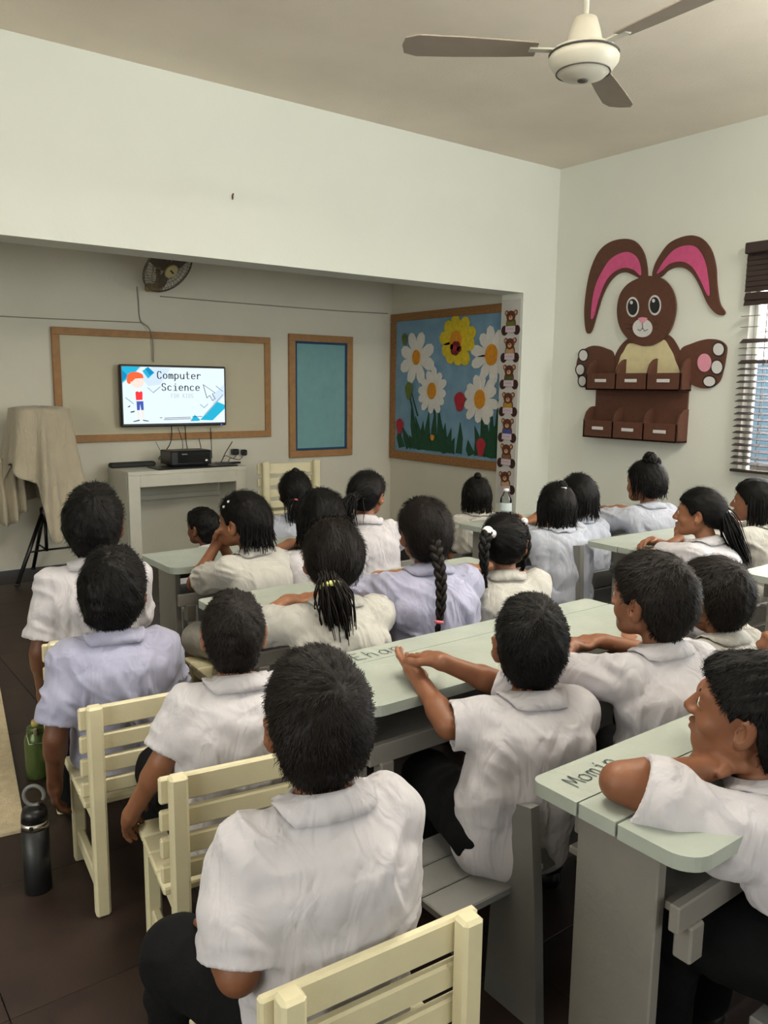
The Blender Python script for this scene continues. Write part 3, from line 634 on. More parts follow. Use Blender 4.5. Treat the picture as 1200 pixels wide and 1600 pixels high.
MB().box((cx_, TY1-.02, TZ-.26), (tw-.06, .018, .04), .003).part('back_rail', M_TVTABLE, TT)
tp = lambda x, y: onZ(x, y, TZ)
A_ = tp(285, 727); AX, AY = A_[0], 6.08
AM = thing('amplifier', 'black audio box with a round knob on the white table', 'amplifier', (AX, AY, TZ+.012))
MB().box((AX, AY, TZ+.075), (.34, .22, .11), .008).box((AX, AY, TZ+.0185), (.3, .18, .012), .004).part('case', M_BLACK, AM)
MB().box((AX+.02, AY-.112, TZ+.078), (.27, .006, .085), .003).part('front_panel', mat('gloss_black', (22, 22, 24), .15), AM)
MB().lathe([(.016, 0), (.016, .014), (.004, .015)], (AX+.12, AY-.115, TZ+.048), 16, rotx3(PI/2)).part('knob', M_STEEL, AM)
MB().box((AX-.06, AY-.116, TZ+.105), (.045, .003, .010), .001).part('display', M_GREYPL, AM)
MT = MB().box((AX+.02, AY-.09, TZ+.006), (.66, .24, .0105), .003); tag(add_obj('serving_tray', MT.mesh('serving_tray', M_BLACK), None), 'flat black tray under the audio box on the white table', 'tray')
SBm = MB().box((tl_+.16, TY1-.1, TZ+.021), (.36, .07, .04), .012); tag(add_obj('soundbar', SBm.mesh('soundbar', mat('dark_grey_felt', (44, 46, 44), .8, .1, 40)), None), 'long dark bar at the left end of the white table', 'soundbar')
RM = tp(372, 727); RMo = thing('remote_control', 'dark remote control at the right end of the white table', 'remote', (RM[0], 6.05, TZ))
MB().box((RM[0], 6.05, TZ+.009), (.17, .045, .016), .005, rotz3(.25)).part('body', M_BLACK, RMo)
bt = MB()
for i in range(5):
    for j in range(2): bt.ball(np.array((RM[0], 6.05, TZ+.018))+rotz3(.25) @ np.array((-.06+i*.026, -.01+j*.02, 0)), (.005, .004, .002), 5)
bt.part('buttons', M_GREYPL, RMo)
R2 = MB().box((RM[0]-.1, 5.99, TZ+.009), (.10, .07, .016), .004, rotz3(-.2)); tag(add_obj('power_adapter', R2.mesh('power_adapter', mat('bluish_black', (40, 46, 56), .4)), None), 'small dark adapter box among the cables on white table', 'adapter')
for q, (x, y, lb) in enumerate(((367, 706, 'black plug adapter in the wall above the table, left one'), (381, 707, 'black plug adapter in the wall above the table, right one'))):
    p = onY(x, y, YN-.03); t_ = thing('plug_adapter', lb, 'plug', (p[0], YN, p[2]))
    MB().box((p[0], YN-.032, p[2]), (.055 if q == 0 else .04, .06, .05), .008).part('body', M_BLACK, t_)
    MB().box((p[0], YN-.003, p[2]), (.07, .006, .07), .002).part('socket_plate', mat('socket_white', (206, 204, 196), .5), t_)
def hang(pts, lab, r=.004): cable('power_cable', lab, pts, r, M_BLACK)
tb = lambda x, y, Y: tuple(onY(x, y, Y))
hang([tb(268, 664, 6.30), tb(268, 685, 6.305), tb(262, 700, 6.29), tb(248, 716, 6.24), (AX-.175, 6.16, TZ+.06)], 'black cable hanging from television to the left of audio box')
hang([tb(289, 664, 6.30), tb(291, 690, 6.31), tb(292, 704, 6.28), (AX+.0, 6.21, TZ+.10)], 'black cable hanging from television behind audio box middle')
hang([tb(278, 668, 6.31), tb(285, 690, 6.315), tb(284, 704, 6.3), (AX-.05, 6.21, TZ+.09)], 'thin black cable hanging beside the middle television cable', .0025)
hang([tb(311, 686, 6.315), tb(314, 704, 6.28), (AX+.13, 6.2, TZ+.09)], 'black cable rising from audio box right side', .0035)
hang([tb(329, 668, 6.31), tb(330, 690, 6.315), tb(331, 716, 6.3)], 'straight black cable on the wall right of audio box', .0035)
hang([tb(243, 690, 6.315), tb(250, 703, 6.31), tb(254, 712, 6.28)], 'thin short cable on the wall left of audio box', .002)
hang([tuple(np.array(tb(363, 690, 6.31))), tb(352, 708, 6.25), tb(345, 722, 6.15), (RM[0]-.12, 6.1, TZ+.012)], 'slanting black cable at the right end of the table', .004)
hang([tb(372, 706, 6.28), tb(365, 716, 6.24), tb(352, 712, 6.2), tb(346, 722, 6.15), (RM[0]-.02, 6.12, TZ+.012), (RM[0]+.07, 6.1, TZ+.008)], 'looped black cable of the plug adapters', .003)
hang([tb(381, 710, 6.28), tb(374, 718, 6.24), tb(360, 716, 6.2), (RM[0]+.02, 6.16, TZ+.008), (RM[0]-.07, 6.14, TZ+.008)], 'second looped cable among the plug adapters', .003)

# ------------------------------------------------------------------ tripod under a cloth
TPX, TPY = 1.50, 5.98
TP = thing('tripod_stand', 'black tripod stand covered with a beige cloth', 'tripod', (TPX, TPY, 0))
hub = np.array((TPX, TPY, .46))
MB().tube([hub+(0, 0, -.05), (TPX, TPY, .95)], .017, 10).part('pole', M_BLACK, TP)
MB().box((TPX, TPY, 1.05), (.27, .24, .26), .02).part('box_head', mat('dark_box', (40, 38, 36), .6), TP)
MB().lathe([(.028, -.05), (.034, -.04), (.034, .04), (.02, .05)], hub, 14).part('collar', M_BLACK, TP)
for a in (215, 335, 95):
    d = np.array((math.cos(math.radians(a)), math.sin(math.radians(a)), 0)); ft = np.array((TPX, TPY, .012))+d*.30
    lg = MB().tube([hub+d*.03, ft], .014, 8).part('leg', M_BLACK, TP)
    MB().ball(ft, (.02, .02, .012), 6).part('rubber_foot', M_BLACK, lg)
    MB().tube([np.array((TPX, TPY, .2))+d*.012, hub+(ft-hub)*.55], .007, 6).part('brace', M_BLACK, TP)
MB().tube([(TPX, TPY, .19), (TPX, TPY, .42)], .012, 8).part('lower_pole', M_BLACK, TP)
def drape():
    nth, nt = 96, 40; V = []; F = []
    top = 1.215
    def hem(th):   # bottom height around: 0 = +x, counter-clockwise; the camera looks from -y
        d = math.degrees(th) % 360
        K = [(0, .36), (30, .5), (90, .55), (150, .5), (180, .80), (205, .84), (225, .74), (246, .69), (255, .52), (263, .31), (275, .27), (295, .33), (315, .30), (335, .32), (360, .36)]
        for (a, x), (b, y) in zip(K[:-1], K[1:]):
            if a <= d <= b: return x+(y-x)*(d-a)/(b-a)
    for i in range(nt+1):
        t = i/nt
        for k in range(nth):
            th = 2*PI*k/nth; c, s = math.cos(th), math.sin(th)
            e = 4.0; rb = 1.0/((abs(c)/.175)**e+(abs(s)/.15)**e)**(1/e)
            if t < .3: rr = rb*t/.3; z = top-.012*(t/.3)**4+.006*math.sin(5*c+3*s)
            else:
                q = (t-.3)/.7; h_ = hem(th); z = top-.012-q*(top-.012-h_)
                drop = top-z
                fold = math.sin(7*th+.6)*.55+math.sin(11*th+1.3+drop*2)*.35+math.sin(17*th)*.2
                rr = rb+.012+.10*drop*(1+.3*math.sin(2*th+.5))+fold*.055*min(1, drop*1.9)
            V.append((TPX+rr*c, TPY+rr*s, z))
    for i in range(nt):
        for k in range(nth):
            F.append((i*nth+k, (i+1)*nth+k, (i+1)*nth+(k+1) % nth, i*nth+(k+1) % nth))
    return V, F
V, F = drape(); dr = MB().raw(V, F, True)
o = add_obj('draped_cloth', dr.mesh('draped_cloth', cloth_mat('beige_cloth', (178, 168, 146))), None)
tag(o, 'beige cloth draped in folds over the tripod by the front wall', 'cloth')
sm = o.modifiers.new('thick', 'SOLIDIFY'); sm.thickness = .004
V2 = []; nn_ = 26
for i in range(15):
    for k in range(nn_):
        t = i/14; u = k/(nn_-1)
        V2.append((1.19+.20*u, 6.03+.03*math.sin(u*19)*(.4+t)-.05*t+.02*math.sin(u*7), .86-.42*t*(1+.12*math.sin(u*5))))
F2 = [(i*nn_+k, i*nn_+k+1, (i+1)*nn_+k+1, (i+1)*nn_+k) for i in range(14) for k in range(nn_-1)]
o2 = add_obj('hanging_fold', MB().raw(V2, F2, True).mesh('hanging_fold', MATS['beige_cloth']), o); o2.modifiers.new('thick', 'SOLIDIFY').thickness = .004

# ------------------------------------------------------------------ cream slatted chairs
def make_chair(label, W=.345, D=.30, seat=.305, top=.575):
    """origin on the floor under the middle of the back; the chair faces local +y"""
    t = thing('slatted_chair', label, 'chair', (0, 0, 0), 0, 'cream slatted chairs')
    hw = W/2
    for s in (-1, 1):
        MB().box((s*(hw-.02), 0, top/2), (.038, .034, top), .006).part('back_leg', M_CREAM, t, False)
        MB().box((s*(hw-.018), D-.005, (seat-.02)/2), (.036, .034, seat-.02), .005).part('front_leg', M_CREAM, t, False)
        MB().box((s*(hw-.02), D/2, .075), (.022, D-.04, .045), .004).part('side_stretcher', M_CREAM, t, False)
        MB().box((s*(hw-.02), D/2, seat-.04), (.024, D-.04, .04), .004).part('side_rail', M_CREAM, t, False)
    n = 4; zz = top-.012
    for h in (.058, .045, .045, .04):
        MB().box((0, .027, zz-h/2), (W+.03, .018, h), .004).part('back_slat', M_CREAM, t, False); zz -= h+.017
    for k in range(4):
        w = (D+.01)/4
        MB().box((0, .03+w*(k+.5), seat-.009), (W+.02, w-.004, .018), .004).part('seat_slat', M_CREAM, t, False)
    MB().box((0, D-.006, seat-.04), (W-.07, .02, .04), .004).part('front_rail', M_CREAM, t, False)
    return t
CH = make_chair('cream slatted wooden chair nearest the camera at the bottom edge')
def chair_at(x, y, a, label, first=False):
    if first:
        CH.location = (x, y, 0); CH.rotation_euler = (0, 0, a); return CH
    return place_copy(CH, (x, y, 0), a, label)
def rail(l, r, z=.57):
    a, b = onZ(*l, z), onZ(*r, z); return a, math.atan2(b[1]-a[1], b[0]-a[0])
chairs = {}
for key, l, ang, lab in (('c4', None, -.09, None), ('c3', (278, 1211), -.165, 'cream slatted chair with a hand resting on its seat corner'),
                         ('c2', (147, 1103), -.11, 'cream slatted chair beside the green bottle'), ('c1', (85, 1003), -.15, 'cream slatted chair farthest up the left column')):
    if key == 'c4': c_ = (.645, .838); ang = -.075
    else:
        a = onZ(*l, .575); c_ = (a[0]+.152*math.cos(ang), a[1]+.152*math.sin(ang))
    chairs[key] = (c_[0], c_[1], ang)
    chair_at(c_[0], c_[1], ang, lab, key == 'c4')
chair_at(1.40, 2.60, -.05, 'cream slatted chair at the left end of the second desk row')
big = place_copy(CH, (3.12, 5.30, 0), -.04, 'larger cream chair standing empty between white table and notice board'); big.scale = (1.42, 1.42, 1.42)

# ------------------------------------------------------------------ grey-green desks and benches
DZ = .66
def make_desk(label, L, D, left_in=.06, text=None, planks=(.33, .24, .43), side=True):
    """origin on the floor at the far left corner of the top; +x along the desk, -y towards its sitters"""
    t = thing('school_desk', label, 'desk', (0, 0, 0), 0, 'grey-green school desks')
    y = 0.0
    for i, f in enumerate(planks):
        w = f*D
        b = MB(); r = (.022 if i == 0 else .05) if i in (0, len(planks)-1) else .004
        pts = []
        y0, y1 = y-w+.0022, y-.0022
        def corner(cx, cy, sx, sy, big):
            rr = r if big else .003
            return [(cx-sx*rr*(1-math.cos(q)), cy-sy*rr*(1-math.sin(q))) if sx*sy > 0 else (cx-sx*rr*(1-math.sin(q)), cy-sy*rr*(1-math.cos(q))) for q in np.linspace(0, PI/2, 8)]
        pts += corner(L, y1, 1, 1, i == 0) + corner(0, y1, -1, 1, i == 0) + corner(0, y0, -1, -1, i == len(planks)-1) + corner(L, y0, 1, -1, i == len(planks)-1)
        dz = (-.001, .0, -.0015)[i % 3]
        fix_normals(b.prism(pts, lambda u, v, d: (u, v, d), DZ-.026+dz, DZ+dz).part('top_plank', M_DESK, t, False)); y -= w
    for x in (left_in, L-left_in):
        MB().box((x, -D*.47, (DZ-.026)/2), (.026, D*.50, DZ-.026), .003).part('side_board', M_DESKSIDE, t, False)
    MB().box((L/2, -.055, DZ-.026-.045), (L-2*left_in-.03, .02, .09), .003).part('front_apron', M_DESKSIDE, t, False)
    MB().box((L/2, -D*.45, DZ-.155), (L-2*left_in-.03, D*.7, .016), .003).part('book_shelf', M_DESKSIDE, t, False)
    MB().box((L/2, -D*.82, DZ-.15), (L-2*left_in+.03, .02, .05), .003).part('shelf_rail', M_DESKSIDE, t, False)
    MB().box((L/2, -.09, .14), (L-2*left_in-.03, .022, .07), .003).part('foot_rail', M_DESKSIDE, t, False)
    for x in (left_in+.035, L-left_in-.035):
        MB().box((x, -D*.82, DZ-.205), (.04, .035, .07), .004).part('shelf_block', M_DESKSIDE, t, False)
    return t
def write_on(desk, text, x, y, w, h, adv, th, slant=0.0, name='handwriting'):
    mb = MB(); c, s = math.cos(slant), math.sin(slant)
    write(mb, text, lambda u, v: (x+u*c-v*s, y+u*s+v*c, DZ+.0006), 0, 0, w, h, adv, th)
    mb.part(name, mat('pen_ink', (52, 62, 66), .6), desk, False)
d4 = make_desk('nearest grey-green desk, handwriting at its left end, forearms folded on it', 1.3, .345, .065)
d4.location = (1.078, .968, 0); write_on(d4, 'Momin', .045, -.078, .026, .036, .030, .0028, .12)
d3 = make_desk('grey-green desk carrying the clasped hands and faint handwriting', 1.2, .365, planks=(.27, .73))
d3.location = (1.02, 1.765, 0); write_on(d3, 'Ehan', .17, -.078, .036, .05, .042, .0028, 0)
d2 = make_desk('grey-green desk with a blue folder on its shelf, ponytailed person behind', 1.25, .35, planks=(.3, .7)); d2.location = (1.104, 2.515, 0)
d1 = make_desk('grey-green desk of the front left row, before the white table', 1.35, .35, planks=(.4, .6)); d1.location = (1.215, 3.335, 0)
d5 = make_desk('grey-green desk by the right wall where a person leans on folded arms', 1.35, .375, .12, planks=(.5, .5)); d5.location = (3.08, 2.47, 0); d5.rotation_euler = (0, 0, -.03)
d6 = make_desk('grey-green desk at right edge of picture below the window, empty top', 1.35, .36, .12, planks=(.45, .55)); d6.location = (3.06, 1.69, 0)
d7 = make_desk('grey-green desk holding the clear water bottle, before the pillar', 1.42, .34, planks=(.45, .55)); d7.location = (2.90, 3.19, 0)
for d in (d1, d2, d3, d4, d5, d6, d7):
    WM[d.name] = Matrix.Translation(d.location) @ Matrix.Rotation(d.rotation_euler.z, 4, 'Z')
fp = onZ(428, 980, .53)
tag(add_obj('folder', MB().box((fp[0]+.03, fp[1]+.09, DZ-.155+.008+.02), (.22, .2, .038), .004).mesh('folder', mat('bright_blue_plastic', (28, 120, 190), .4)), None), 'bright blue folder lying on the shelf under a desk', 'folder')
def make_bench(label, L, top=.50, over=.2, backs=2):
    """origin on the floor at the left end of the back; faces local +y"""
    t = thing('school_bench', label, 'bench', (0, 0, 0), 0, 'grey school benches')
    sz = .30
    for x in (0.0, L):
        b = MB()
        b.prism([(-.06, 0), (.10, 0), (.085, sz), (.06, top-.01), (-.02, top+.004), (-.04, sz)], lambda u, v, d: (d, u, v), x-.013, x+.013)
        fix_normals(b.part('side_board', M_BENCH, t, False))
        MB().box((x+(.016 if x == 0 else -.016), .23, (sz-.02)/2), (.026, .09, sz-.02), .003).part('front_leg', M_BENCH, t, False)
    for k in range(backs):
        MB().box((L/2, .014-.006*k, top-.045-.09*k), (L-.03, .018, .085), .003).part('back_plank', M_BENCH, t, False)
    for k in range(3):
        MB().box((L/2-over/2, .07+.087*k, sz-.01), (L+over-.034*0, .084, .02), .003).part('seat_plank', M_BENCH, t, False)
    MB().box((L/2, .2, sz-.04), (L-.06, .02, .04), .003).part('seat_rail', M_BENCH, t, False)
    return t
def bench_at(label, x, y, L, top=.50, over=.2, a=0, backs=2):
    b = make_bench(label, L, top, over, backs); b.location = (x, y, 0); b.rotation_euler = (0, 0, a); return b
bench_at('grey bench under the nearest desk, beside the cream chair', 1.225, 1.10, .98)
bench_at('grey bench behind the desk with the blue folder', 1.22, 1.84, 1.05, .48, .06)
bench_at('grey bench in the second row, behind the front left desk', 1.72, 2.60, .85, .48, .04)
bench_at('grey bench by the nearest desk at the bottom right corner', 1.32, .335, 1.0, .48, .04)
bench_at('grey bench with tall end board before the right-hand desk', 2.50, 2.47, .53, .64, .05, 0, 0)
bench_at('grey bench under the rabbit organiser, behind the wall-side desk', 3.22, 2.56, .9, .46, .02)
bench_at('grey bench before the desk below the window', 3.12, 1.74, 1.1, .46, .02)
bench_at('grey bench in the front row beyond the front left desk', 1.55, 3.52, .9, .46, .02)
bench_at('grey bench beyond the clear bottle by the pillar', 3.02, 3.28, .7, .46, .02)

# ------------------------------------------------------------------ bottles, mat
bx = onZ(65, 1397, 0)
BB = thing('flask', 'black steel flask with a grey loop lid standing on the floor', 'bottle', (bx[0], bx[1]+.03, 0))
bl = MB().lathe([(.034, 0), (.0355, .004), (.0355, .185)], (0, 0, 0), 28).part('body', mat('flask_black', (14, 15, 18), .42, .1, 30, .05, 200), BB, False)
MB().lathe([(.0358, .185), (.0358, .205)], (0, 0, 0), 28).part('steel_band', M_STEEL, BB, False)
MB().lathe([(.035, .205), (.034, .225), (.029, .240), (.006, .243)], (0, 0, 0), 28).part('lid', M_BLACK, BB, False)
tt = np.linspace(-.5, 2*PI-1.1, 26)
MB().tube([(.026*math.cos(q), .006, .272+.028*math.sin(q)) for q in tt], .0055, 8).part('carry_loop', M_GREYPL, BB, False)
MB().box((0, -.036, .197), (.01, .006, .012), .002).part('latch', M_BLACK, BB, False)
BB.rotation_euler = (0, 0, -.5)
gx = onZ(64, 1217, 0); GB = thing('water_bottle', 'green metal bottle with a wire clip and yellow stopper', 'bottle', (gx[0], gx[1]+.03, 0))
MB().lathe([(.038, 0), (.0405, .005), (.041, .02), (.041, .135), (.038, .15), (.026, .166), (.024, .172)], (0, 0, 0), 28).part('body', mat('olive_green_metal', (74, 92, 48), .3, .12, 12, metal=.35), GB, False)
MB().lathe([(.028, .168), (.03, .172), (.03, .184), (.026, .188)], (0, 0, 0), 22).part('collar', mat('olive_green_metal', (74, 92, 48)), GB, False)
MB().lathe([(.015, .188), (.016, .196), (.014, .208), (.004, .21)], (0, 0, 0), 18).part('stopper', mat('yellow_cork', (176, 160, 88), .7, .1, 40), GB, False)
MB().tube([(-.031, 0, .176), (-.028, -.03, .165), (-.022, -.046, .14), (.022, -.046, .14), (.028, -.03, .165), (.031, 0, .176)], .0018, 6).part('wire_clip', M_STEEL, GB, False)
MB().box((0, -.034, .178), (.012, .012, .026), .002).part('clip_tongue', M_STEEL, GB, False)
GB.rotation_euler = (0, 0, -.3)
wx = onZ(790, 790, DZ); wx = (3.36, 3.04, DZ)
CB = thing('plastic_bottle', 'clear plastic water bottle standing on the desk near the pillar', 'bottle', wx)
p0 = onY(790, 800, 3.04); CB.location = (p0[0], 3.04, DZ)
MB().lathe([(.028, 0), (.032, .006), (.032, .05), (.029, .056), (.032, .062), (.032, .12), (.03, .135), (.014, .165), (.013, .172)], (0, 0, 0), 24, cap=False).part('body', glass('clear_plastic', (.9, .93, .92)), CB, False)
MB().lathe([(.0145, .172), (.0145, .186), (.003, .187)], (0, 0, 0), 18).part('cap', mat('cap_white', (220, 220, 220), .5), CB, False)
MB().lathe([(.0323, .064), (.0323, .112)], (0, 0, 0), 24, cap=False).part('paper_band', mat('band_pale', (190, 200, 200), .6), CB, False)
e0 = np.array((.208, 1.341))/1.357; rc_ = np.array((.527, 2.526)); pe = np.array((-e0[1], e0[0]))
rg = MB(); q = [rc_, rc_+e0*1.75, rc_+e0*1.75+pe*1.3, rc_+pe*1.3]
rg.prism([tuple(a) for a in q], lambda u, v, d: (u, v, d), .001, .011)
ro = fix_normals(rg.part('floor_mat', mat('cream_mat_weave', (206, 190, 158), .9, .12, 40, .5, 160), None)); tag(ro, 'cream woven mat on the floor at the left edge', 'mat')

# ------------------------------------------------------------------ people: signed-distance modelling, one surface per body
def norm(v): v = np.asarray(v, float); return v/(np.linalg.norm(v)+1e-12)
class Field:
    def __init__(s, lo, hi, h):
        s.lo = np.asarray(lo, np.float32); s.h = h; s.n = np.ceil((np.asarray(hi)-np.asarray(lo))/h).astype(int)+2
        s.a = np.full(tuple(s.n), .05, np.float32)
    def _sl(s, lo, hi, pad):
        i0 = np.maximum(np.floor((np.asarray(lo)-pad-s.lo)/s.h).astype(int), 0); i1 = np.minimum(np.ceil((np.asarray(hi)+pad-s.lo)/s.h).astype(int)+1, s.n)
        if np.any(i1 <= i0): return None
        g = [(s.lo[k]+s.h*np.arange(i0[k], i1[k], dtype=np.float32)) for k in range(3)]
        return tuple(slice(a, b) for a, b in zip(i0, i1)), g[0][:, None, None], g[1][None, :, None], g[2][None, None, :]
    def _mix(s, sl, d, k, op):
        a = s.a[sl]; k = max(k, 1e-5)
        if op == 'add': h = np.maximum(k-np.abs(a-d), 0)/k; s.a[sl] = np.minimum(a, d)-h*h*k*.25
        elif op == 'sub': d = -d; h = np.maximum(k-np.abs(a-d), 0)/k; s.a[sl] = np.maximum(a, d)+h*h*k*.25
    def cap(s, a, b, ra, rb, k=.012, lat=None, ks=1.0, op='add'):
        a = np.asarray(a, np.float32); b = np.asarray(b, np.float32); R = max(ra, rb)*max(ks, 1.0)
        q = s._sl(np.minimum(a, b)-R, np.maximum(a, b)+R, k+3*s.h)
        if q is None: return
        sl, X, Y, Z = q; X = X-a[0]; Y = Y-a[1]; Z = Z-a[2]; e = b-a
        if lat is not None:
            l = np.asarray(lat, np.float32); f = np.float32(1-1/ks); t = (X*l[0]+Y*l[1]+Z*l[2])*f; X = X-t*l[0]; Y = Y-t*l[1]; Z = Z-t*l[2]; e = e-l*(e @ l)*f
        t = np.clip((X*e[0]+Y*e[1]+Z*e[2])/(e @ e+1e-9), 0, 1)
        d = np.sqrt((X-t*e[0])**2+(Y-t*e[1])**2+(Z-t*e[2])**2)-(ra+(rb-ra)*t)
        s._mix(sl, d, k, op)
    def ell(s, c, r, R=None, k=.01, op='add', clip=None):
        c = np.asarray(c, np.float32); r = np.asarray(r, np.float32); m = r.max()
        q = s._sl(c-m, c+m, k+3*s.h)
        if q is None: return
        sl, X, Y, Z = q; X = X-c[0]; Y = Y-c[1]; Z = Z-c[2]
        if R is not None: R = np.asarray(R, np.float32); X, Y, Z = [R[0, i]*X+R[1, i]*Y+R[2, i]*Z for i in range(3)]
        k0 = np.sqrt((X/r[0])**2+(Y/r[1])**2+(Z/r[2])**2); k1 = np.sqrt((X/r[0]**2)**2+(Y/r[1]**2)**2+(Z/r[2]**2)**2)
        s._mix(sl, k0*(k0-1)/(k1+1e-9), k, op)
    def plane(s, p, n, lo, hi, k=.002):
        """keep only the side n points away from, inside the box"""
        q = s._sl(lo, hi, 0)
        if q is None: return
        sl, X, Y, Z = q; d = (X-p[0])*n[0]+(Y-p[1])*n[1]+(Z-p[2])*n[2]
        s.a[sl] = np.maximum(s.a[sl], d)
    def at(s, p):
        i = np.clip(np.round((np.asarray(p)-s.lo)/s.h).astype(int), 0, s.n-1); return float(s.a[i[0], i[1], i[2]])
    def mesh(s):
        A = s.a; A[0], A[-1] = .05, .05; A[:, 0], A[:, -1] = .05, .05; A[:, :, 0], A[:, :, -1] = .05, .05
        S = A < 0
        cnt = np.zeros(tuple(np.array(A.shape)-1), np.int8)
        O = [(i, j, k) for i in (0, 1) for j in (0, 1) for k in (0, 1)]
        w = lambda B, o: B[o[0]:B.shape[0]-1+o[0], o[1]:B.shape[1]-1+o[1], o[2]:B.shape[2]-1+o[2]]
        for o in O: cnt += w(S, o)
        idx = np.argwhere((cnt > 0) & (cnt < 8))
        vid = np.full(cnt.shape, -1, np.int32); vid[tuple(idx.T)] = np.arange(len(idx))
        val = np.stack([A[idx[:, 0]+o[0], idx[:, 1]+o[1], idx[:, 2]+o[2]] for o in O], 1)
        acc = np.zeros((len(idx), 3)); c = np.zeros(len(idx)); OA = np.array(O, float)
        for i in range(8):
            for j in range(i+1, 8):
                if abs(OA[i]-OA[j]).sum() != 1: continue
                va, vb = val[:, i], val[:, j]; m = (va < 0) != (vb < 0)
                t = np.where(m, va/np.where(m, va-vb, 1), 0)
                acc += m[:, None]*(OA[i]+t[:, None]*(OA[j]-OA[i])); c += m
        V = s.lo+s.h*(idx+acc/c[:, None]); F = []
        for ax in range(3):
            o1, o2 = [(1, 2), (2, 0), (0, 1)][ax]
            a = np.take(S, range(0, S.shape[ax]-1), ax); b = np.take(S, range(1, S.shape[ax]), ax)
            e = np.argwhere(a != b); e = e[(e[:, o1] > 0) & (e[:, o2] > 0) & (e[:, o1] < S.shape[o1]-1) & (e[:, o2] < S.shape[o2]-1)]
            ins = a[tuple(e.T)]
            d1 = np.zeros(3, int); d1[o1] = 1; d2 = np.zeros(3, int); d2[o2] = 1
            g = lambda q: vid[tuple(q.T)]
            Q = np.stack([g(e-d1-d2), g(e-d2), g(e), g(e-d1)], 1)
            Q[~ins] = Q[~ins][:, ::-1]; F.append(Q)
        F = np.concatenate(F); F = F[(F >= 0).all(1)]
        return V, F
def relax(V, F, it=1, w=.5):
    e = np.concatenate([F[:, [i, (i+1) % 4]] for i in range(4)])
    for _ in range(it):
        s = np.zeros_like(V); n = np.zeros(len(V))
        np.add.at(s, e[:, 0], V[e[:, 1]]); np.add.at(n, e[:, 0], 1)
        V = V*(1-w)+w*s/np.maximum(n, 1)[:, None]
    return V
def vnormals(V, F):
    n = np.cross(V[F[:, 2]]-V[F[:, 0]], V[F[:, 3]]-V[F[:, 1]]); N = np.zeros_like(V)
    for i in range(4): np.add.at(N, F[:, i], n)
    return N/(np.linalg.norm(N, axis=1)[:, None]+1e-12)
def vnoise(P, seed=0):
    P = np.asarray(P, float); i = np.floor(P).astype(np.int64); f = P-i; u = f*f*(3-2*f); r = 0
    for dx in (0, 1):
        for dy in (0, 1):
            for dz in (0, 1):
                h = ((i[:, 0]+dx)*374761393+(i[:, 1]+dy)*668265263+(i[:, 2]+dz)*2147483647+seed*974711) & 0xffffffff
                h = ((h ^ (h >> 13))*1274126177) & 0xffffffff; h = (h ^ (h >> 16)) & 0xffff
                r = r+(h/32767.5-1)*np.where(dx, u[:, 0], 1-u[:, 0])*np.where(dy, u[:, 1], 1-u[:, 1])*np.where(dz, u[:, 2], 1-u[:, 2])
    return r
def qmesh(name, V, F, m, extra=None, smooth=True):
    """quads, plus optional (V,F list of tuples) of loose strands in the same mesh"""
    flat_ = F.ravel(); sz = np.full(len(F), 4, np.int32)
    if extra is not None:
        EV, EQ, ET = extra; n0 = len(V); V = np.vstack([V, EV])
        flat_ = np.concatenate([flat_, (EQ+n0).ravel(), (ET+n0).ravel()]); sz = np.concatenate([sz, np.full(len(EQ), 4), np.full(len(ET), 3)])
    return _link_mesh(name, V, flat_, sz, m, smooth)
def ribbons(P, T, N, L, W, lift, seed=0):
    """tapered strands: root P, direction T, surface normal N"""
    g = np.random.default_rng(seed); n = len(P)
    T = T+.22*g.normal(size=(n, 3)); T -= N*(T*N).sum(1)[:, None]; T /= np.linalg.norm(T, axis=1)[:, None]+1e-9
    S = np.cross(T, N); L = (L*g.uniform(.6, 1.3, n))[:, None]; W = (W*g.uniform(.7, 1.3, n))[:, None]; lf = (lift*g.uniform(.2, 1.6, n))[:, None]
    a = P-.002*N; b = P+T*L*.5+N*L*lf*.8; c = P+T*L+N*L*lf*.7-N*L*L*3.0
    V = np.stack([a-S*W, a+S*W, b-S*W*.8, b+S*W*.8, c], 1).reshape(-1, 3)
    k = np.arange(n)*5
    return V, np.stack([k, k+1, k+3, k+2], 1), np.stack([k+2, k+3, k+4], 1)
def join_extra(L):
    V = []; Q = []; T = []; n = 0
    for v, q, t in L: V.append(v); Q.append(q+n); T.append(t+n); n += len(v)
    return np.vstack(V), np.vstack(Q), np.vstack(T)
def locks(paths, r0, seg=7, nside=5, tip=.25):
    """hair locks as tapered tubes: paths (n,m,3)"""
    V = []; Q = []; T = []; n = 0
    for P in paths:
        m = len(P); Tn = np.gradient(P, axis=0); Tn /= np.linalg.norm(Tn, axis=1)[:, None]+1e-9
        a = np.cross(Tn[0], (.3, .5, .8)); a /= np.linalg.norm(a)
        for i in range(m):
            a = a-Tn[i]*(a @ Tn[i]); a /= np.linalg.norm(a)+1e-9; b = np.cross(Tn[i], a); r = r0*(1-(1-tip)*(i/(m-1))**1.5)
            for k in range(nside):
                t = 2*PI*k/nside; V.append(P[i]+r*(math.cos(t)*a+math.sin(t)*b*.8))
        for i in range(m-1):
            for k in range(nside): Q.append((n+i*nside+k, n+i*nside+(k+1) % nside, n+(i+1)*nside+(k+1) % nside, n+(i+1)*nside+k))
        e = n+(m-1)*nside
        for k in range(1, nside-1): T.append((e, e+k, e+k+1))
        n += m*nside
    return np.array(V), np.array(Q), np.array(T)
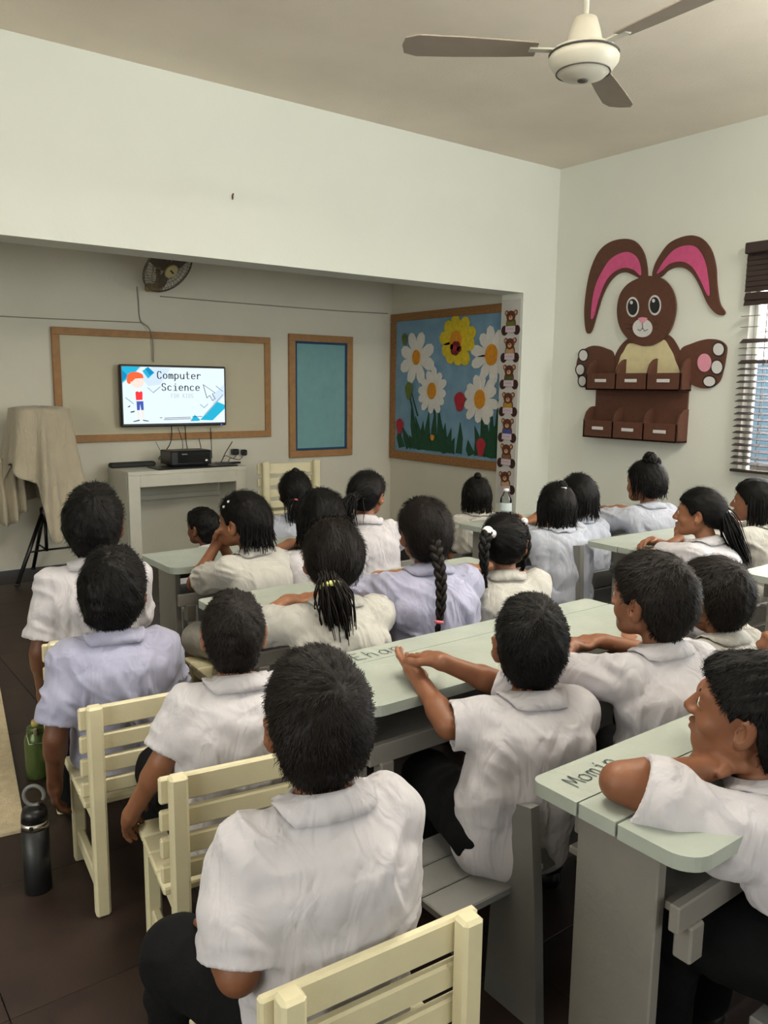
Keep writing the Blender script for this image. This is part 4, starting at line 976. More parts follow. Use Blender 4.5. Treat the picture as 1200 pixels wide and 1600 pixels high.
def ik(S, W, l1, l2, pole):
    S, W = np.asarray(S, float), np.asarray(W, float); d = W-S; L = np.linalg.norm(d); d /= L
    if L > (l1+l2)*.985: L = (l1+l2)*.985; W = S+d*L
    x = (l1*l1-l2*l2+L*L)/(2*L); h = math.sqrt(max(0, l1*l1-x*x))
    p = np.asarray(pole, float); p = p-d*(p @ d); p = norm(p)
    return S+d*x+p*h, W
def hand_prims(f, W, d, up, side, s, curl=.5, spread=.12, fine=True):
    """palm and five fingers; d = direction of the hand, up = back of the hand, side = +1 when the thumb lies on +cross(d,up)"""
    d = norm(d); up = norm(up-d*(up @ d)); x = np.cross(d, up)*side      # x points to the thumb side
    pc = W+d*.035*s
    f.cap(W, W+d*.02*s, .017*s, .019*s, .012, x, 1.25)
    f.cap(W+d*.018*s, W+d*.055*s, .0125*s, .0115*s, .010, x, 2.1)
    k = .004 if fine else .007
    for i, (o, l, b) in enumerate(((.024, .052, 0.), (.0085, .058, .003), (-.0075, .054, .001), (-.022, .043, -.006))):
        p0 = W+d*(.055+b)*s+x*o*s; ang = spread*(o/.024); c = curl*(1+.12*i)
        dd = norm(d*math.cos(ang)+x*math.sin(ang))
        d1 = norm(dd*math.cos(c*.7)-up*math.sin(c*.7)); d2 = norm(dd*math.cos(c*1.6)-up*math.sin(c*1.6)); d3 = norm(dd*math.cos(c*2.3)-up*math.sin(c*2.3))
        p1 = p0+d1*l*.45*s; p2 = p1+d2*l*.32*s; p3 = p2+d3*l*.25*s
        r = .0072*s*(1 if i < 3 else .88)
        f.cap(p0-d*.012*s, p1, r*1.05, r, k); f.cap(p1, p2, r, r*.95, k); f.cap(p2, p3, r*.93, r*.82, k)
    t0 = W+d*.016*s+x*.016*s; t1 = t0+norm(d*.55+x*.8-up*.25)*.030*s; t2 = t1+norm(d*.85+x*.35-up*.3*curl)*.024*s; t3 = t2+norm(d*.95+x*.1-up*.5*curl)*.016*s
    f.cap(t0, t1, .0115*s, .0095*s, .008); f.cap(t1, t2, .009*s, .0085*s, k); f.cap(t2, t3, .0082*s, .007*s, k)
def head_prims(f, C, R, s):
    """C cranium centre, R columns right/forward/up"""
    P = lambda x, y, z: C+R @ (np.array((x, y, z))*s)
    E = lambda x, y, z, a, b, c, k=.012, op='add', Rl=None: f.ell(P(x, y, z), (a*s, b*s, c*s), R if Rl is None else R @ Rl, k*s, op)
    E(0, -.004, .012, .070, .087, .080)
    E(0, .030, -.030, .056, .056, .068, .02)
    E(0, .056, -.078, .030, .026, .024, .022)            # chin
    f.cap(P(-.046, .0, -.060), P(-.012, .062, -.084), .018*s, .016*s, .02*s); f.cap(P(.046, .0, -.060), P(.012, .062, -.084), .018*s, .016*s, .02*s)
    for q in (-1, 1): E(q*.034, .056, -.040, .024, .020, .022, .014)
    f.cap(P(-.036, .071, .014), P(.036, .071, .014), .011*s, .011*s, .014*s)                 # brow
    for q in (-1, 1): E(q*.0305, .087, -.004, .017, .012, .0105, .008, 'sub')              # sockets
    for q in (-1, 1): E(q*.0305, .070, -.004, .0150, .0145, .0125, .002)                      # lids
    f.cap(P(0, .084, .002), P(0, .101, -.030), .0075*s, .0105*s, .010*s)
    for q in (-1, 1): E(q*.0125, .092, -.034, .0085, .010, .0075, .006)
    for q in (-1, 1): f.cap(P(q*.018, .080, -.0575), P(0, .090, -.0555), .005*s, .0062*s, .005*s); f.cap(P(q*.015, .079, -.066), P(0, .088, -.0665), .0055*s, .0068*s, .005*s)
    f.cap(P(-.02, .092, -.0615), P(.02, .092, -.0615), .0022*s, .0022*s, .003*s, op='sub')
    for q in (-1, 1):                                                                          # ears
        Rl = rotz3(q*-.52) @ roty3(q*.16)
        E(q*.0775, -.008, -.020, .0085, .0205, .0320, .006, 'add', Rl)
        E(q*.0850, -.001, -.016, .0055, .0110, .0180, .004, 'sub', Rl)
        E(q*.071, .000, -.046, .006, .008, .008, .006)
KN = [0]
def kid(label, head_px, w_px, Y, face, body, seat=.31, arms=None, hair=None, shirt=None, skin=0, lower='trousers', lean=.05, tilt=0., nod=0., res=.007, hipxy=None,
        bs=None, hs=None, knees=None, group=None, seed=None, slouch=.02, side_off=0.0, fold=1.0, collar=True, sw=1.0, roll=0.0, sleeve=.82):
    KN[0] += 1; seed = seed or KN[0]*13
    C = onY(*head_px, Y); D = depth(C); s = hs or w_px*D/FPX/.170
    fa, bo = math.radians(face), math.radians(body)
    Fh = np.array((-math.sin(fa), math.cos(fa), 0)); Rr = np.array((math.cos(fa), math.sin(fa), 0)); U = np.array((0, 0, 1.0))
    n_ = math.radians(nod); Fh2 = Fh*math.cos(n_)-U*math.sin(n_); Uh = U*math.cos(n_)+Fh*math.sin(n_)
    r_ = math.radians(roll); Rh0 = Rr*math.cos(r_)+Uh*math.sin(r_); Uh = Uh*math.cos(r_)-Rr*math.sin(r_)
    RH = np.stack([Rh0, Fh2, Uh], 1)
    F = np.array((-math.sin(bo), math.cos(bo), 0)); Rt = np.array((math.cos(bo), math.sin(bo), 0))
    b = bs or float(np.clip(s, .92, 1.12))
    nk = C+RH @ (np.array((0, -.022, -.065))*s)
    nb = C+RH @ (np.array((0, -.03, -.095))*s)+(-F*.012-U*.036)*b
    hz = seat+.078*b
    hip = np.array((*(hipxy if hipxy is not None else (nb-F*lean+Rt*side_off)[:2]), hz))
    sp = nb-hip
    waist = hip+sp*.36-F*slouch; chest = hip+sp*.70-F*slouch*.9
    shc = nb-sp*.10+F*.004
    SH = {q: shc+Rt*q*.112*b*sw-U*.012*b for q in (-1, 1)}
    l1, l2 = .195*b, .175*b
    # ---- arms
    EL = {}; WR = {}; HD = {}
    arms = arms or {}
    for q, kname in ((-1, 'l'), (1, 'r')):
        a = arms.get(kname, 'lap')
        pole = -U*.25+Rt*q*.9-F*.15; hd = None
        if isinstance(a, str):
            if a == 'lap': Wt = hip+F*.20*b+Rt*q*.075*b+U*.085*b; pole = -F*.8+Rt*q*.45-U*.3; hd = (F*.8-Rt*q*.45-U*.25, U, .55)
            elif a == 'desk': Wt = np.array((*(shc+F*.27*b+Rt*q*.06)[:2], DZ+.028)); hd = (F*.75-Rt*q*.7, U, .35)
            elif a == 'fold': Wt = np.array((*(shc+F*.24*b-Rt*q*.02)[:2], DZ+.03)); pole = Rt*q-U*.4; hd = (-Rt*q+F*.15, U*.8+F*.4, .4)
            elif a == 'hang': Wt = SH[q]-U*(l1+l2)*.93+Rt*q*.05+F*.05; pole = -F+Rt*q*.4; hd = (-U+F*.15, Rt*q, .45)
        else:
            Wt = C+RH @ (np.array(a['head'], float)*s) if 'head' in a else np.asarray(a['w'], float)
            if 'pole' in a: pole = np.asarray(a['pole'], float)
            hd = a.get('hand', (F, U, .4))
        if not isinstance(a, str) and 'e' in a:
            EL[q] = np.asarray(a['e'], float); WR[q] = Wt
        else: EL[q], WR[q] = ik(SH[q], Wt, l1, l2, pole)
        HD[q] = hd
    # ---- legs
    HJ = {q: hip+Rt*q*.06*b-U*.012 for q in (-1, 1)}; KNEE = {}; ANK = {}
    for q in (-1, 1):
        kv = (knees or {}).get('l' if q < 0 else 'r')
        KNEE[q] = np.asarray(kv, float) if kv is not None else HJ[q]+F*.27*b+Rt*q*.045-U*.005
        g = KNEE[q]+F*.02; ANK[q] = np.array((g[0], g[1], .075))
        if KNEE[q][2] < .22: ANK[q] = KNEE[q]-F*.1-Rt*q*.1; ANK[q][2] = .05
    pts = np.array([C, hip]+list(EL.values())+list(WR.values())+list(KNEE.values())+list(ANK.values())+list(SH.values())); pad = np.array((.14, .14, .14))
    lo, hi = pts.min(0)-pad, pts.max(0)+pad; lo[2] = max(lo[2], 0.002)
    base = np.array((hip[0], hip[1], 0.0))
    # ---- the body: one skin surface
    f = Field(lo, hi, res)
    f.cap(hip, waist, .074*b, .070*b, .03, Rt, 1.4); f.cap(waist, chest, .070*b, .076*b, .03, Rt, 1.42); f.cap(chest, shc, .074*b, .05*b, .03, Rt, 1.4)
    f.cap(SH[-1], SH[1], .036*b, .036*b, .03)
    f.cap(nb-sp*.05, nk, .043*b, .039*s, .02)
    for q in (-1, 1):
        f.cap(SH[q], EL[q], .037*b, .029*b, .02); f.cap(EL[q], WR[q], .029*b, .0195*b, .008)
        mid = EL[q]+(WR[q]-EL[q])*.3; f.cap(EL[q]+(WR[q]-EL[q])*.1, mid, .029*b, .030*b, .01)
        if HD[q] is not None:
            d_, up_, cu = HD[q][:3]; sd = HD[q][3] if len(HD[q]) > 3 else (-1 if q > 0 else 1)
            hand_prims(f, WR[q], np.asarray(d_, float), np.asarray(up_, float), sd, b*1.02, cu, HD[q][4] if len(HD[q]) > 4 else .12, res < .006)
        f.cap(HJ[q], KNEE[q], .066*b, .046*b, .03); f.cap(KNEE[q], ANK[q], .043*b, .030*b, .015)
        f.cap(ANK[q]-U*.035, ANK[q]-U*.045+F*.10*b, .026*b, .022*b, .012)
    head_prims(f, C, RH, s)
    V, Q = f.mesh(); V = relax(V, Q, 1, .35)
    root = add_obj('person', qmesh('person', V-base, Q, M_SKIN[skin]), None, tuple(base)); tag(root, label, 'person', group)
    L_ = lambda P: P-base
    # ---- shirt
    sm = shirt or M_SHIRT
    hs_ = max(res, .0046); g = Field(lo, hi, hs_)
    bot = hip-U*.035*b
    g.cap(bot-F*.008, waist-F*.006, .098*b, .092*b, .03, Rt, 1.34); g.cap(waist-F*.006, chest-F*.004, .092*b, .092*b, .03, Rt, 1.40); g.cap(chest-F*.004, shc-U*.008, .090*b, .058*b, .03, Rt, 1.5)
    g.cap(SH[-1]+U*.002, SH[1]+U*.002, .047*b, .047*b, .035)
    g.cap(nb-sp*.10, nb+U*.006, .060*b, .050*b, .02)
    hems = {}
    for q in (-1, 1):
        d = norm(EL[q]-SH[q]); e = SH[q]+d*min(l1, np.linalg.norm(EL[q]-SH[q]))*sleeve; hems[q] = (e, d)
        tf = Field(np.minimum(SH[q], e)-.13, np.maximum(SH[q], e)+.13, hs_)
        tf.lo = g.lo+np.round((tf.lo-g.lo)/hs_)*hs_
        tf.cap(SH[q]+Rt*q*.002, e+d*.05, .050*b, .0605*b, .001)
        tf.plane(e, d, tf.lo-1, tf.lo+2)
        tf.cap(e-d*.02, e+d*.08, .047*b, .0512*b, .003, op='sub')
        i0 = np.round((tf.lo-g.lo)/hs_).astype(int); 
        a0 = np.maximum(i0, 0); a1 = np.minimum(i0+tf.n, g.n)
        sl = tuple(slice(x, y) for x, y in zip(a0, a1)); sl2 = tuple(slice(x-o, y-o) for x, y, o in zip(a0, a1, i0))
        g._mix(sl, tf.a[sl2], .022, 'add')
    nax = norm(nk-nb)
    g.cap(nb-nax*.012+F*.010, nk+nax*.05, .046*b, .062*b, .004, op='sub')
    g.plane((0, 0, bot[2]-.052*b), (0, 0, -1), g.lo-1, g.lo+3)
    V, Q = g.mesh(); V = relax(V, Q, 1, .4); N = vnormals(V, Q)
    q_ = V-chest; lr, lf, lu = q_ @ Rt, q_ @ F, q_[:, 2]
    wp = vnoise(np.stack([lr*9, lf*9, lu*6], 1), seed)*.7
    ridge = lambda x: 1-2*np.abs(x)
    n1 = ridge(vnoise(np.stack([lr*20+lu*5*np.sign(lr)+wp*1.2, lf*10, lu*4.5+wp], 1), seed+1))
    n2 = ridge(vnoise(np.stack([lr*10+wp, lf*12, (lu-np.abs(lr)*.7)*26+wp*2], 1), seed+2))
    n3 = vnoise(np.stack([lr*42, lf*42, lu*34], 1), seed+3)
    low = np.clip((.05-lu)/.16, 0, 1); amp = fold*b
    rdg = lambda x: np.exp(-(x*3.2)**2)-.45
    n4 = rdg(vnoise(np.stack([lr*13+lu*3+wp*2, lf*7, lu*3.2-lr*4], 1), seed+7))
    dv = (n1*.0062*(.4+.6*low)+n2*.0058*(.45+.55*np.clip(np.abs(lr)/.12, 0, 1))+n4*.0100*(.3+.7*np.clip((.10-lu)/.12, 0, 1))+n3*.0012)*amp
    for q in (-1, 1):
        dh = np.abs((V-hems[q][0]) @ hems[q][1]); nearh = np.linalg.norm(V-hems[q][0], axis=1) < .09*b
        dv = np.where(nearh, dv*np.clip(dh/.03, .15, 1), dv)
    nearneck = np.clip((np.linalg.norm(V-nb, axis=1)-.06)/.05, 0, 1); dv *= nearneck
    V = V+N*dv[:, None]
    so = add_obj('shirt', qmesh('shirt', V-base, Q, sm), root)
    # ---- collar, folded over
    if collar:
        nn_ = 40; rings = []
        hx = norm(np.cross(nax, F)); hy = np.cross(hx, nax); cc = nb+nax*.004*b
        TT_ = np.linspace(PI/2+.10, PI/2+2*PI-.10, nn_)
        for rr, dz in ((.0440, .004), (.0450, .018), (.0485, .022), (.0530, .016)):
            rings.append([cc+(hx*math.cos(t)*1.02+hy*math.sin(t))*rr*b+nax*dz*b for t in TT_])
        last = []
        for t in TT_:
            u = hx*math.cos(t)*1.02+hy*math.sin(t); r_c = .046*b; dz = -(.016+.004*max(0, math.sin(t))**2)*b
            while r_c < .074*b and g.at(cc+u*r_c+nax*dz) < .0035: r_c += .0015
            p = cc+u*r_c+nax*dz
            for _ in range(20):
                if g.at(p) >= .0035: break
                p = p+nax*.002
            last.append(p+nax*.001+u*.0015)
        rings.append([.5*np.array(a)+.5*np.array(c_)+nax*.002*b+norm(np.array(c_)-cc)*.002 for a, c_ in zip(rings[-1], last)]); rings.append(last)
        V = np.array(rings).reshape(-1, 3); m_ = len(rings)
        Qc = np.array([(i*nn_+k, i*nn_+k+1, (i+1)*nn_+k+1, (i+1)*nn_+k) for i in range(m_-1) for k in range(nn_-1)])
        co = add_obj('collar', qmesh('collar', V-base, Qc, sm), so); md = co.modifiers.new('thick', 'SOLIDIFY'); md.thickness = .0032; md.offset = 1
    # ---- trousers or skirt
    tm = M_TROU if lower == 'trousers' else sm
    t_ = Field(lo, hi, max(res, .009))
    t_.cap(hip-U*.01, hip+U*.03, .088*b, .08*b, .03, Rt, 1.38)
    for q in (-1, 1):
        t_.cap(HJ[q], KNEE[q], .082*b, .062*b, .03)
        if lower == 'trousers': t_.cap(KNEE[q], ANK[q], .060*b, .047*b, .02)
    if lower != 'trousers':
        t_.cap((KNEE[-1]+KNEE[1])/2, (HJ[-1]+HJ[1])/2, .065*b, .085*b, .03, Rt, 1.8); t_.cap((KNEE[-1]+KNEE[1])/2, (KNEE[-1]+KNEE[1])/2-U*.07, .05*b, .055*b, .03, Rt, 2.4)
    V, Q = t_.mesh(); V = relax(V, Q, 1, .5)
    V = V+vnormals(V, Q)*(ridge(vnoise(V*18, seed+5))*.004)[:, None]
    add_obj('trousers' if lower == 'trousers' else 'skirt', qmesh('lower', V-base, Q, tm), root)
    for q in (-1, 1):
        h_ = Field(ANK[q]-.12, ANK[q]+np.array((.16, .16, .06)), .008)
        h_.lo[2] = .001
        h_.cap(ANK[q]-U*.04-F*.015, ANK[q]-U*.043+F*.10*b, .033*b, .030*b, .012); h_.cap(ANK[q]-U*.045, ANK[q]-U*.02, .034*b, .032*b, .012); h_.plane((0, 0, .004), (0, 0, -1), h_.lo-1, h_.lo+2)
        V, Q = h_.mesh(); add_obj('shoe', qmesh('shoe', V-base, Q, M_SHOE), root)
    # ---- eyes, brows
    H = lambda x, y, z: C+RH @ (np.array((x, y, z))*s)
    for q in (-1, 1):
        e = MB().ball((0, 0, 0), (.0108*s,)*3, 12, RH @ rotx3(-PI/2)); V = np.concatenate(e.V); fc = e.F
        ctr = np.array([V[i_].mean(0) for i_ in fc]) @ Fh2; e.M = [1 if c_ > .0072*s else 0 for c_ in ctr]
        e.V = [V+H(q*.0305, .0750, -.0045)-base]; add_obj('eye', e.mesh('eye', [M_EYEW, M_IRIS]), root)
        br = MB().tube([H(q*.014, .0845, .0125)-base, H(q*.030, .083, .0165)-base, H(q*.046, .072, .0125)-base], [.0020*s, .0026*s, .0012*s], 6); add_obj('eyebrow', br.mesh('eyebrow', M_HAIR), root)
    # ---- hair
    hr = dict(kind='boy', t=.014, m=M_HAIR, n=1600); hr.update(hair or {})
    make_hair(root, base, C, RH, s, hr, seed, nb, F, Rt)
    return dict(root=root, C=C, hip=hip, SH=SH, EL=EL, WR=WR, s=s, b=b, knee=KNEE)
def make_hair(root, base, C, RH, s, hr, seed, nb, F, Rt):
    kind = hr['kind']; t = hr['t']; m = hr['m']; g = np.random.default_rng(seed)
    h = .0048
    f = Field((-.115, -.135, -.13), (.115, .125, .135), h)
    f.ell((0, -.006, .014), (.070+t*(.68 if kind == 'boy' else 1), .087+t, .080+t*1.15))
    f.ell((0, -.045, -.005), (.058+t, .05+t, .062+t), None, .03)
    if kind == 'boy': f.ell((0, .045, .062), (.045+t*.5, .035+t*.5, .02+t*.6), None, .02)
    if hr.get('low'): f.ell((0, -.05, -.045), (.05+t*.8, .04+t*.8, .045+t), None, .03)
    elif kind == 'boy': f.ell((0, -.040, -.055), (.047+t*.35, .034+t*.5, .055), None, .03)
    X = f.lo[0]+h*np.arange(f.n[0]); Yv = f.lo[1]+h*np.arange(f.n[1]); Z = f.lo[2]+h*np.arange(f.n[2])
    back = hr.get('back', -.096 if kind == 'boy' else -.085); fr = hr.get('front', .048)
    line = np.interp(Yv, [-.12, -.075, -.045, -.033, -.022, .010, .022, .030, .055, .085, .12], [back-.004, back, back+.010, -.050, -.004, .000, -.022, .004, .030, fr, fr+.01])
    side = np.abs(X)
    L2 = line[None, :]+np.clip(.03-side[:, None], 0, 1)*np.where(Yv > 0, 0, -.25)[None, :]
    d = (L2[:, :, None]-Z[None, None, :])*.8
    k = .008; a = f.a; hh = np.maximum(k-np.abs(a-d), 0)/k; f.a = (np.maximum(a, d)+hh*hh*k*.25).astype(np.float32)
    V, Q = f.mesh(); V = relax(V, Q, 1, .5); N = vnormals(V, Q)
    wh = np.array(hr.get('whorl', (.008, -.062, .085)))
    rad = V-wh; T = rad-N*(rad*N).sum(1)[:, None]; T /= np.linalg.norm(T, axis=1)[:, None]+1e-9
    if kind != 'boy':                                  # combed towards the tie
        tie = np.array(hr.get('tie', (0, -.105, -.05))); rad = tie-V; T = rad-N*(rad*N).sum(1)[:, None]; T /= np.linalg.norm(T, axis=1)[:, None]+1e-9
    else: sp_ = np.cross(N, T); T = T+.35*sp_; T /= np.linalg.norm(T, axis=1)[:, None]+1e-9
    ang = np.arctan2(rad @ np.array((1, .2, 0)), rad @ np.array((0, .5, 1)))
    V = V+N*((vnoise(np.stack([ang*9, V[:, 0]*20, V[:, 2]*20], 1), seed)*.0022+vnoise(V*70, seed+9)*.0016+vnoise(V*28, seed+4)*.0022)*(1.5 if kind == 'boy' else 1.1))[:, None]
    n = int(hr['n']*(2.2 if kind == 'boy' else 1.8)); i = g.integers(0, len(V), n); P = V[i]+g.normal(size=(n, 3))*.0015
    cp = hr.get('len', .020)*.8 if kind == 'boy' else .034
    ex = ribbons(P, T[i], N[i], cp, hr.get('w', .0011)*.62, hr.get('lift', .28 if kind == 'boy' else .20), seed)
    keep = ~((np.abs(P[:, 0]) > .055) & (P[:, 2] < .012) & (P[:, 1] > -.036) & (P[:, 1] < .03)); ex = ribbons(P[keep], T[i][keep], N[i][keep], cp, hr.get('w', .0011)*.62, hr.get('lift', .28 if kind == 'boy' else .20), seed)
    W_ = lambda A: (A*s) @ RH.T+C-base
    add_obj('hair', qmesh('hair', W_(V), Q, m, (W_(ex[0]), ex[1], ex[2])), root)
    wl = lambda p: C+RH @ (np.array(p, float)*s)
    def hp(L): return np.array([q_-base for q_ in L])
    def tie_ring(c, ax, r, col, name='hair_tie'):
        ax = norm(ax); a = norm(np.cross(ax, (.3, .2, .9))); b_ = np.cross(ax, a); tt = np.linspace(0, 2*PI, 19)
        MBt = MB().tube([c-base+r*(math.cos(x)*a+math.sin(x)*b_) for x in tt], hr.get('tie_w', .0055)*s, 8, False); add_obj(name, MBt.mesh(name, col), root)
    if kind == 'tail':
        p = hr['path']                                       # world points, first one at the head
        c = bez(p, 6); nl = int(hr.get('locks', 70)*2); Ls = []
        for _ in range(nl):
            u = g.normal(size=3)*hr.get('fat', .011); w0 = g.uniform(.75, 1.08); tq = np.linspace(0, 1, len(c))
            prof = np.interp(tq, [0, .12, .45, .85, 1], [.8, .75, 1.5, 1.2, .55])
            path = c+u[None, :]*prof[:, None]+(vnoise(np.stack([tq*4+u[0]*900, tq*0+u[1]*900, tq*0], 1), seed)*.006)[:, None]*norm(g.normal(size=3))
            Ls.append(path[:max(4, int(len(c)*w0))]-base)
        v, q, t3 = locks(Ls, .0036*s); add_obj('ponytail', qmesh('ponytail', v, q, m, (np.zeros((0, 3)), np.zeros((0, 4), int), np.zeros((0, 3), int))), root)
        if hr.get('tiecol') is not None: tie_ring(c[min(len(c)-1, hr.get('tie_i', 4))], c[6]-c[2], hr.get('tie_r', .021)*s, hr['tiecol'])
    if kind == 'bob':
        Ls = []
        for _ in range(int(hr.get('locks', 190)*1.7)):
            am = hr.get('arc', -.15); th = g.uniform(PI+am, 2*PI-am)
            zt = g.uniform(.0, .05); r0 = 1.0
            x0, y0 = (.070+t)*math.cos(th), -.006+(.087+t)*math.sin(th)
            sc_ = math.sqrt(max(.2, 1-(zt/.1)**2)); L = hr.get('drop', .13)*g.uniform(.70, 1.12); fl = hr.get('flare', .02)*g.uniform(.2, 1.3)
            jx, jy = g.normal(size=2)*.006; x0 += jx*.5; y0 += jy*.5
            pts_ = [np.array((x0*sc_, y0*sc_, zt)), np.array((x0*1.03, y0*1.03, zt-L*.35)), np.array((x0*(.98+fl), y0*(.98+fl), zt-L*.7)), np.array((x0*(.94+fl*2)+jx, y0*(.94+fl*2)+jy, zt-L))]
            Ls.append(bez([wl(q_) for q_ in pts_], 3)-base)
        v, q, t3 = locks(Ls, .0042*s); add_obj('loose_hair', qmesh('loose_hair', v, q, m, (np.zeros((0, 3)), np.zeros((0, 4), int), np.zeros((0, 3), int))), root)
    if 'bun' in hr:
        for bi, (bp, br) in enumerate(hr['bun']):
            q0 = wl(bp); Ls = []
            for _ in range(46):
                ax = norm(g.normal(size=3)); a = norm(np.cross(ax, g.normal(size=3))); b_ = np.cross(ax, a); st = g.uniform(0, 6); tt = np.linspace(st, st+3.2, 9)
                Ls.append(np.array([q0-base+br*s*g.uniform(.8, 1.0)*(math.cos(x)*a+math.sin(x)*b_) for x in tt]))
            v, q, t3 = locks(Ls, .007*s); add_obj('topknot', qmesh('topknot', v, q, m, (np.zeros((0, 3)), np.zeros((0, 4), int), np.zeros((0, 3), int))), root)
    if 'clip' in hr:
        for cpos in hr['clip']:
            c_ = wl(cpos)-base; mb = MB().box(c_, (.028, .010, .010), .003, RH); add_obj('hair_clip', mb.mesh('hair_clip', mat('pale_clip', (206, 200, 196), .4)), root)
    for path, r0, tiecol, endcol in hr.get('braids', []):
        c = bez(path, 14); m_ = len(c); Tn = np.gradient(c, axis=0); Tn /= np.linalg.norm(Tn, axis=1)[:, None]
        sx = norm(np.cross(Tn[0], (.59, .79, -.1))); Ls = []; ll = np.concatenate([[0], np.cumsum(np.linalg.norm(np.diff(c, axis=0), axis=1))]); ph = ll/(r0*3.6)*2*PI/1.6
        taper = np.interp(np.linspace(0, 1, m_), [0, .1, .8, 1], [.85, 1, .72, .45])
        V = []; Q = []
        mb = MB()
        for k in range(3):
            o_ = ph+2*PI*k/3
            P = np.array([c[i_]+taper[i_]*r0*(sx*math.sin(o_[i_])*.85+np.cross(sx, Tn[i_])*math.sin(2*o_[i_])*.45) for i_ in range(m_)])
            mb.tube(P-base, r0*.66*taper, 8)
        e = c[-1]; 
        for k in range(10): mb.tube([e-base, e-base+Tn[-1]*.02+g.normal(size=3)*.003, e-base+Tn[-1]*.045+g.normal(size=3)*.006], [r0*.3, r0*.28, r0*.08], 5)
        bo_ = add_obj('braid', mb.mesh('braid', m), root)
        if endcol is not None: tie_ring(e, Tn[-1], r0*.62, endcol)
        if tiecol is not None:
            bb = MB().ball(path[0]-base, (r0*1.25,)*3, 8); bb.ball(path[0]-base+sx*r0*1.1, (r0*.9,)*3, 8); add_obj('hair_bobble', bb.mesh('hair_bobble', tiecol), root)

# ------------------------------------------------------------------ the pupils, row by row
WHT = mat('white_bobble', (224, 222, 218), .4); YEL = mat('yellow_band', (206, 204, 128), .7); PNK = mat('pink_band', (196, 100, 110), .7); DRK = mat('dark_band', (30, 24, 28), .7)
Pt = lambda x, y, Y: onY(x, y, Y)
# left column on the cream chairs
kid('person in white shirt on the foremost cream chair, before the covered tripod', (147, 815), 89, 2.72, -24, -14, arms=dict(l='hang', r='lap'), hair=dict(t=.021, n=1500, len=.024), hipxy=(.80, 2.74), skin=1, group='pupils watching the screen')
kid('person in lavender shirt seated on the cream chair by the green bottle', (177, 918), 101, 2.20, -27, -8, arms=dict(l='hang', r='lap'), hair=dict(t=.018, n=2200, len=.020, low=1, whorl=(.0, -.05, .09)), shirt=M_SHIRTL, hipxy=(.745, 2.215), skin=1, res=.006, group='pupils watching the screen')
k3 = kid('person in white shirt reaching a hand down to the chair seat corner', (365, 985), 100, 1.70, -25, -12, hs=.93, arms=dict(l=dict(e=Pt(254, 1190, 1.69), w=Pt(205, 1272, 1.78), hand=((.1, .5, -.55), (-.6, .4, .6), .35)), r='lap'), hair=dict(t=.010, n=3000, len=.014, m=M_HAIRB), hipxy=(.80, 1.68), bs=1.0, skin=2, res=.0052, group='pupils watching the screen')
kid('person in white shirt seen from behind, largest, just before the nearest cream chair', (495, 1118), 172, 1.04, -20, -6, hs=1.0, arms=dict(l=dict(e=Pt(372, 1520, .97), w=(.53, 1.15, .47), hand=((.25, .9, -.1), (-.2, 0, 1), .4)), r='lap'), hair=dict(t=.015, n=5200, len=.018, w=.0009, m=M_HAIRB, whorl=(.016, -.072, .066)), hipxy=(.645, 1.015), bs=1.06, res=.005, skin=0, sw=1.02, sleeve=.9,
    knees=dict(l=(.50, 1.25, .375), r=(.76, 1.29, .375)), group='pupils watching the screen')
# second desk from the front of the picture: clasped hands
ha, hb_ = onZ(650, 1054, .690), onZ(690, 1034, .738)
kid('person in white shirt with both forearms on the desk, hands clasped', (828, 1000), 128, 1.24, -38, -22, hs=1.03, bs=1.03, lean=.03, hipxy=(1.29, 1.215), sleeve=.95,
    arms=dict(l=dict(e=onZ(702, 1134, .625), w=ha, hand=(onZ(606, 1006, .705)-ha, (-.5, -.2, -.5), .18, -1, .30)), r=dict(w=hb_, pole=(.7, -.1, -.35), hand=(onZ(622, 1000, .735)-hb_, (.1, .1, .95), .42, -1, .34))),
    hair=dict(t=.012, n=4200, len=.016, w=.0009, whorl=(.012, -.062, .082)), skin=0, res=.0036, group='pupils watching the screen')
kid('person in white shirt with face turned left, beside the clasped-hands desk', (1018, 932), 137, 1.14, 2, -12, hs=1.0, bs=1.02, lean=.02, arms=dict(l='desk', r='desk'), hair=dict(t=.018, n=3600, len=.022, m=M_HAIRB, front=.055), skin=0, res=.005, group='pupils watching the screen')
kid('person in white shirt half hidden behind the brown-haired head, collar standing', (1116, 928), 104, 1.24, -6, -10, hs=.98, arms=dict(l='desk', r='desk'), hair=dict(t=.019, n=2600, len=.024, m=M_HAIRB), skin=2, res=.006, shirt=M_SHIRTC, group='pupils watching the screen')
# nearest desk on the right
e8 = onZ(968, 1222, .700); w8 = onZ(1105, 1200, .700)
kid('person in white shirt at right edge, head in profile, forearms folded on desk', (1172, 1108), 165, .72, 20, 8, hs=1.02, bs=1.16, lean=-.02, hipxy=(1.46, .50), sw=1.05, nod=-8, sleeve=.86,
    arms=dict(l=dict(e=e8, w=w8, hand=((.9, -.1, -.1), (0, .5, .9), .4)), r=dict(w=onZ(1135, 1178, .70), pole=(1, -.1, -.3), hand=((-.9, .2, 0), (0, .3, .9), .4))), hair=dict(t=.013, n=4200, len=.018, w=.0009, front=.05), skin=0, res=.0048, group='pupils watching the screen')
w9 = onY(1166, 1003, .97)
kid('person mostly outside the right edge, only raised clasped fists showing', (1420, 985), 120, .70, 15, 5, hs=1.0, arms=dict(l=dict(w=w9+np.array((.03, -.06, -.045)), pole=(-.3, 0, -1), hand=((-.35, .45, .75), (-.6, .5, -.3), 1.15)), r=dict(w=w9+np.array((.085, -.05, -.03)), pole=(.5, 0, -1), hand=((-.5, .35, .7), (.5, .6, -.3), 1.15))), hair=dict(t=.014, n=800), skin=0, res=.0055, group='pupils watching the screen')
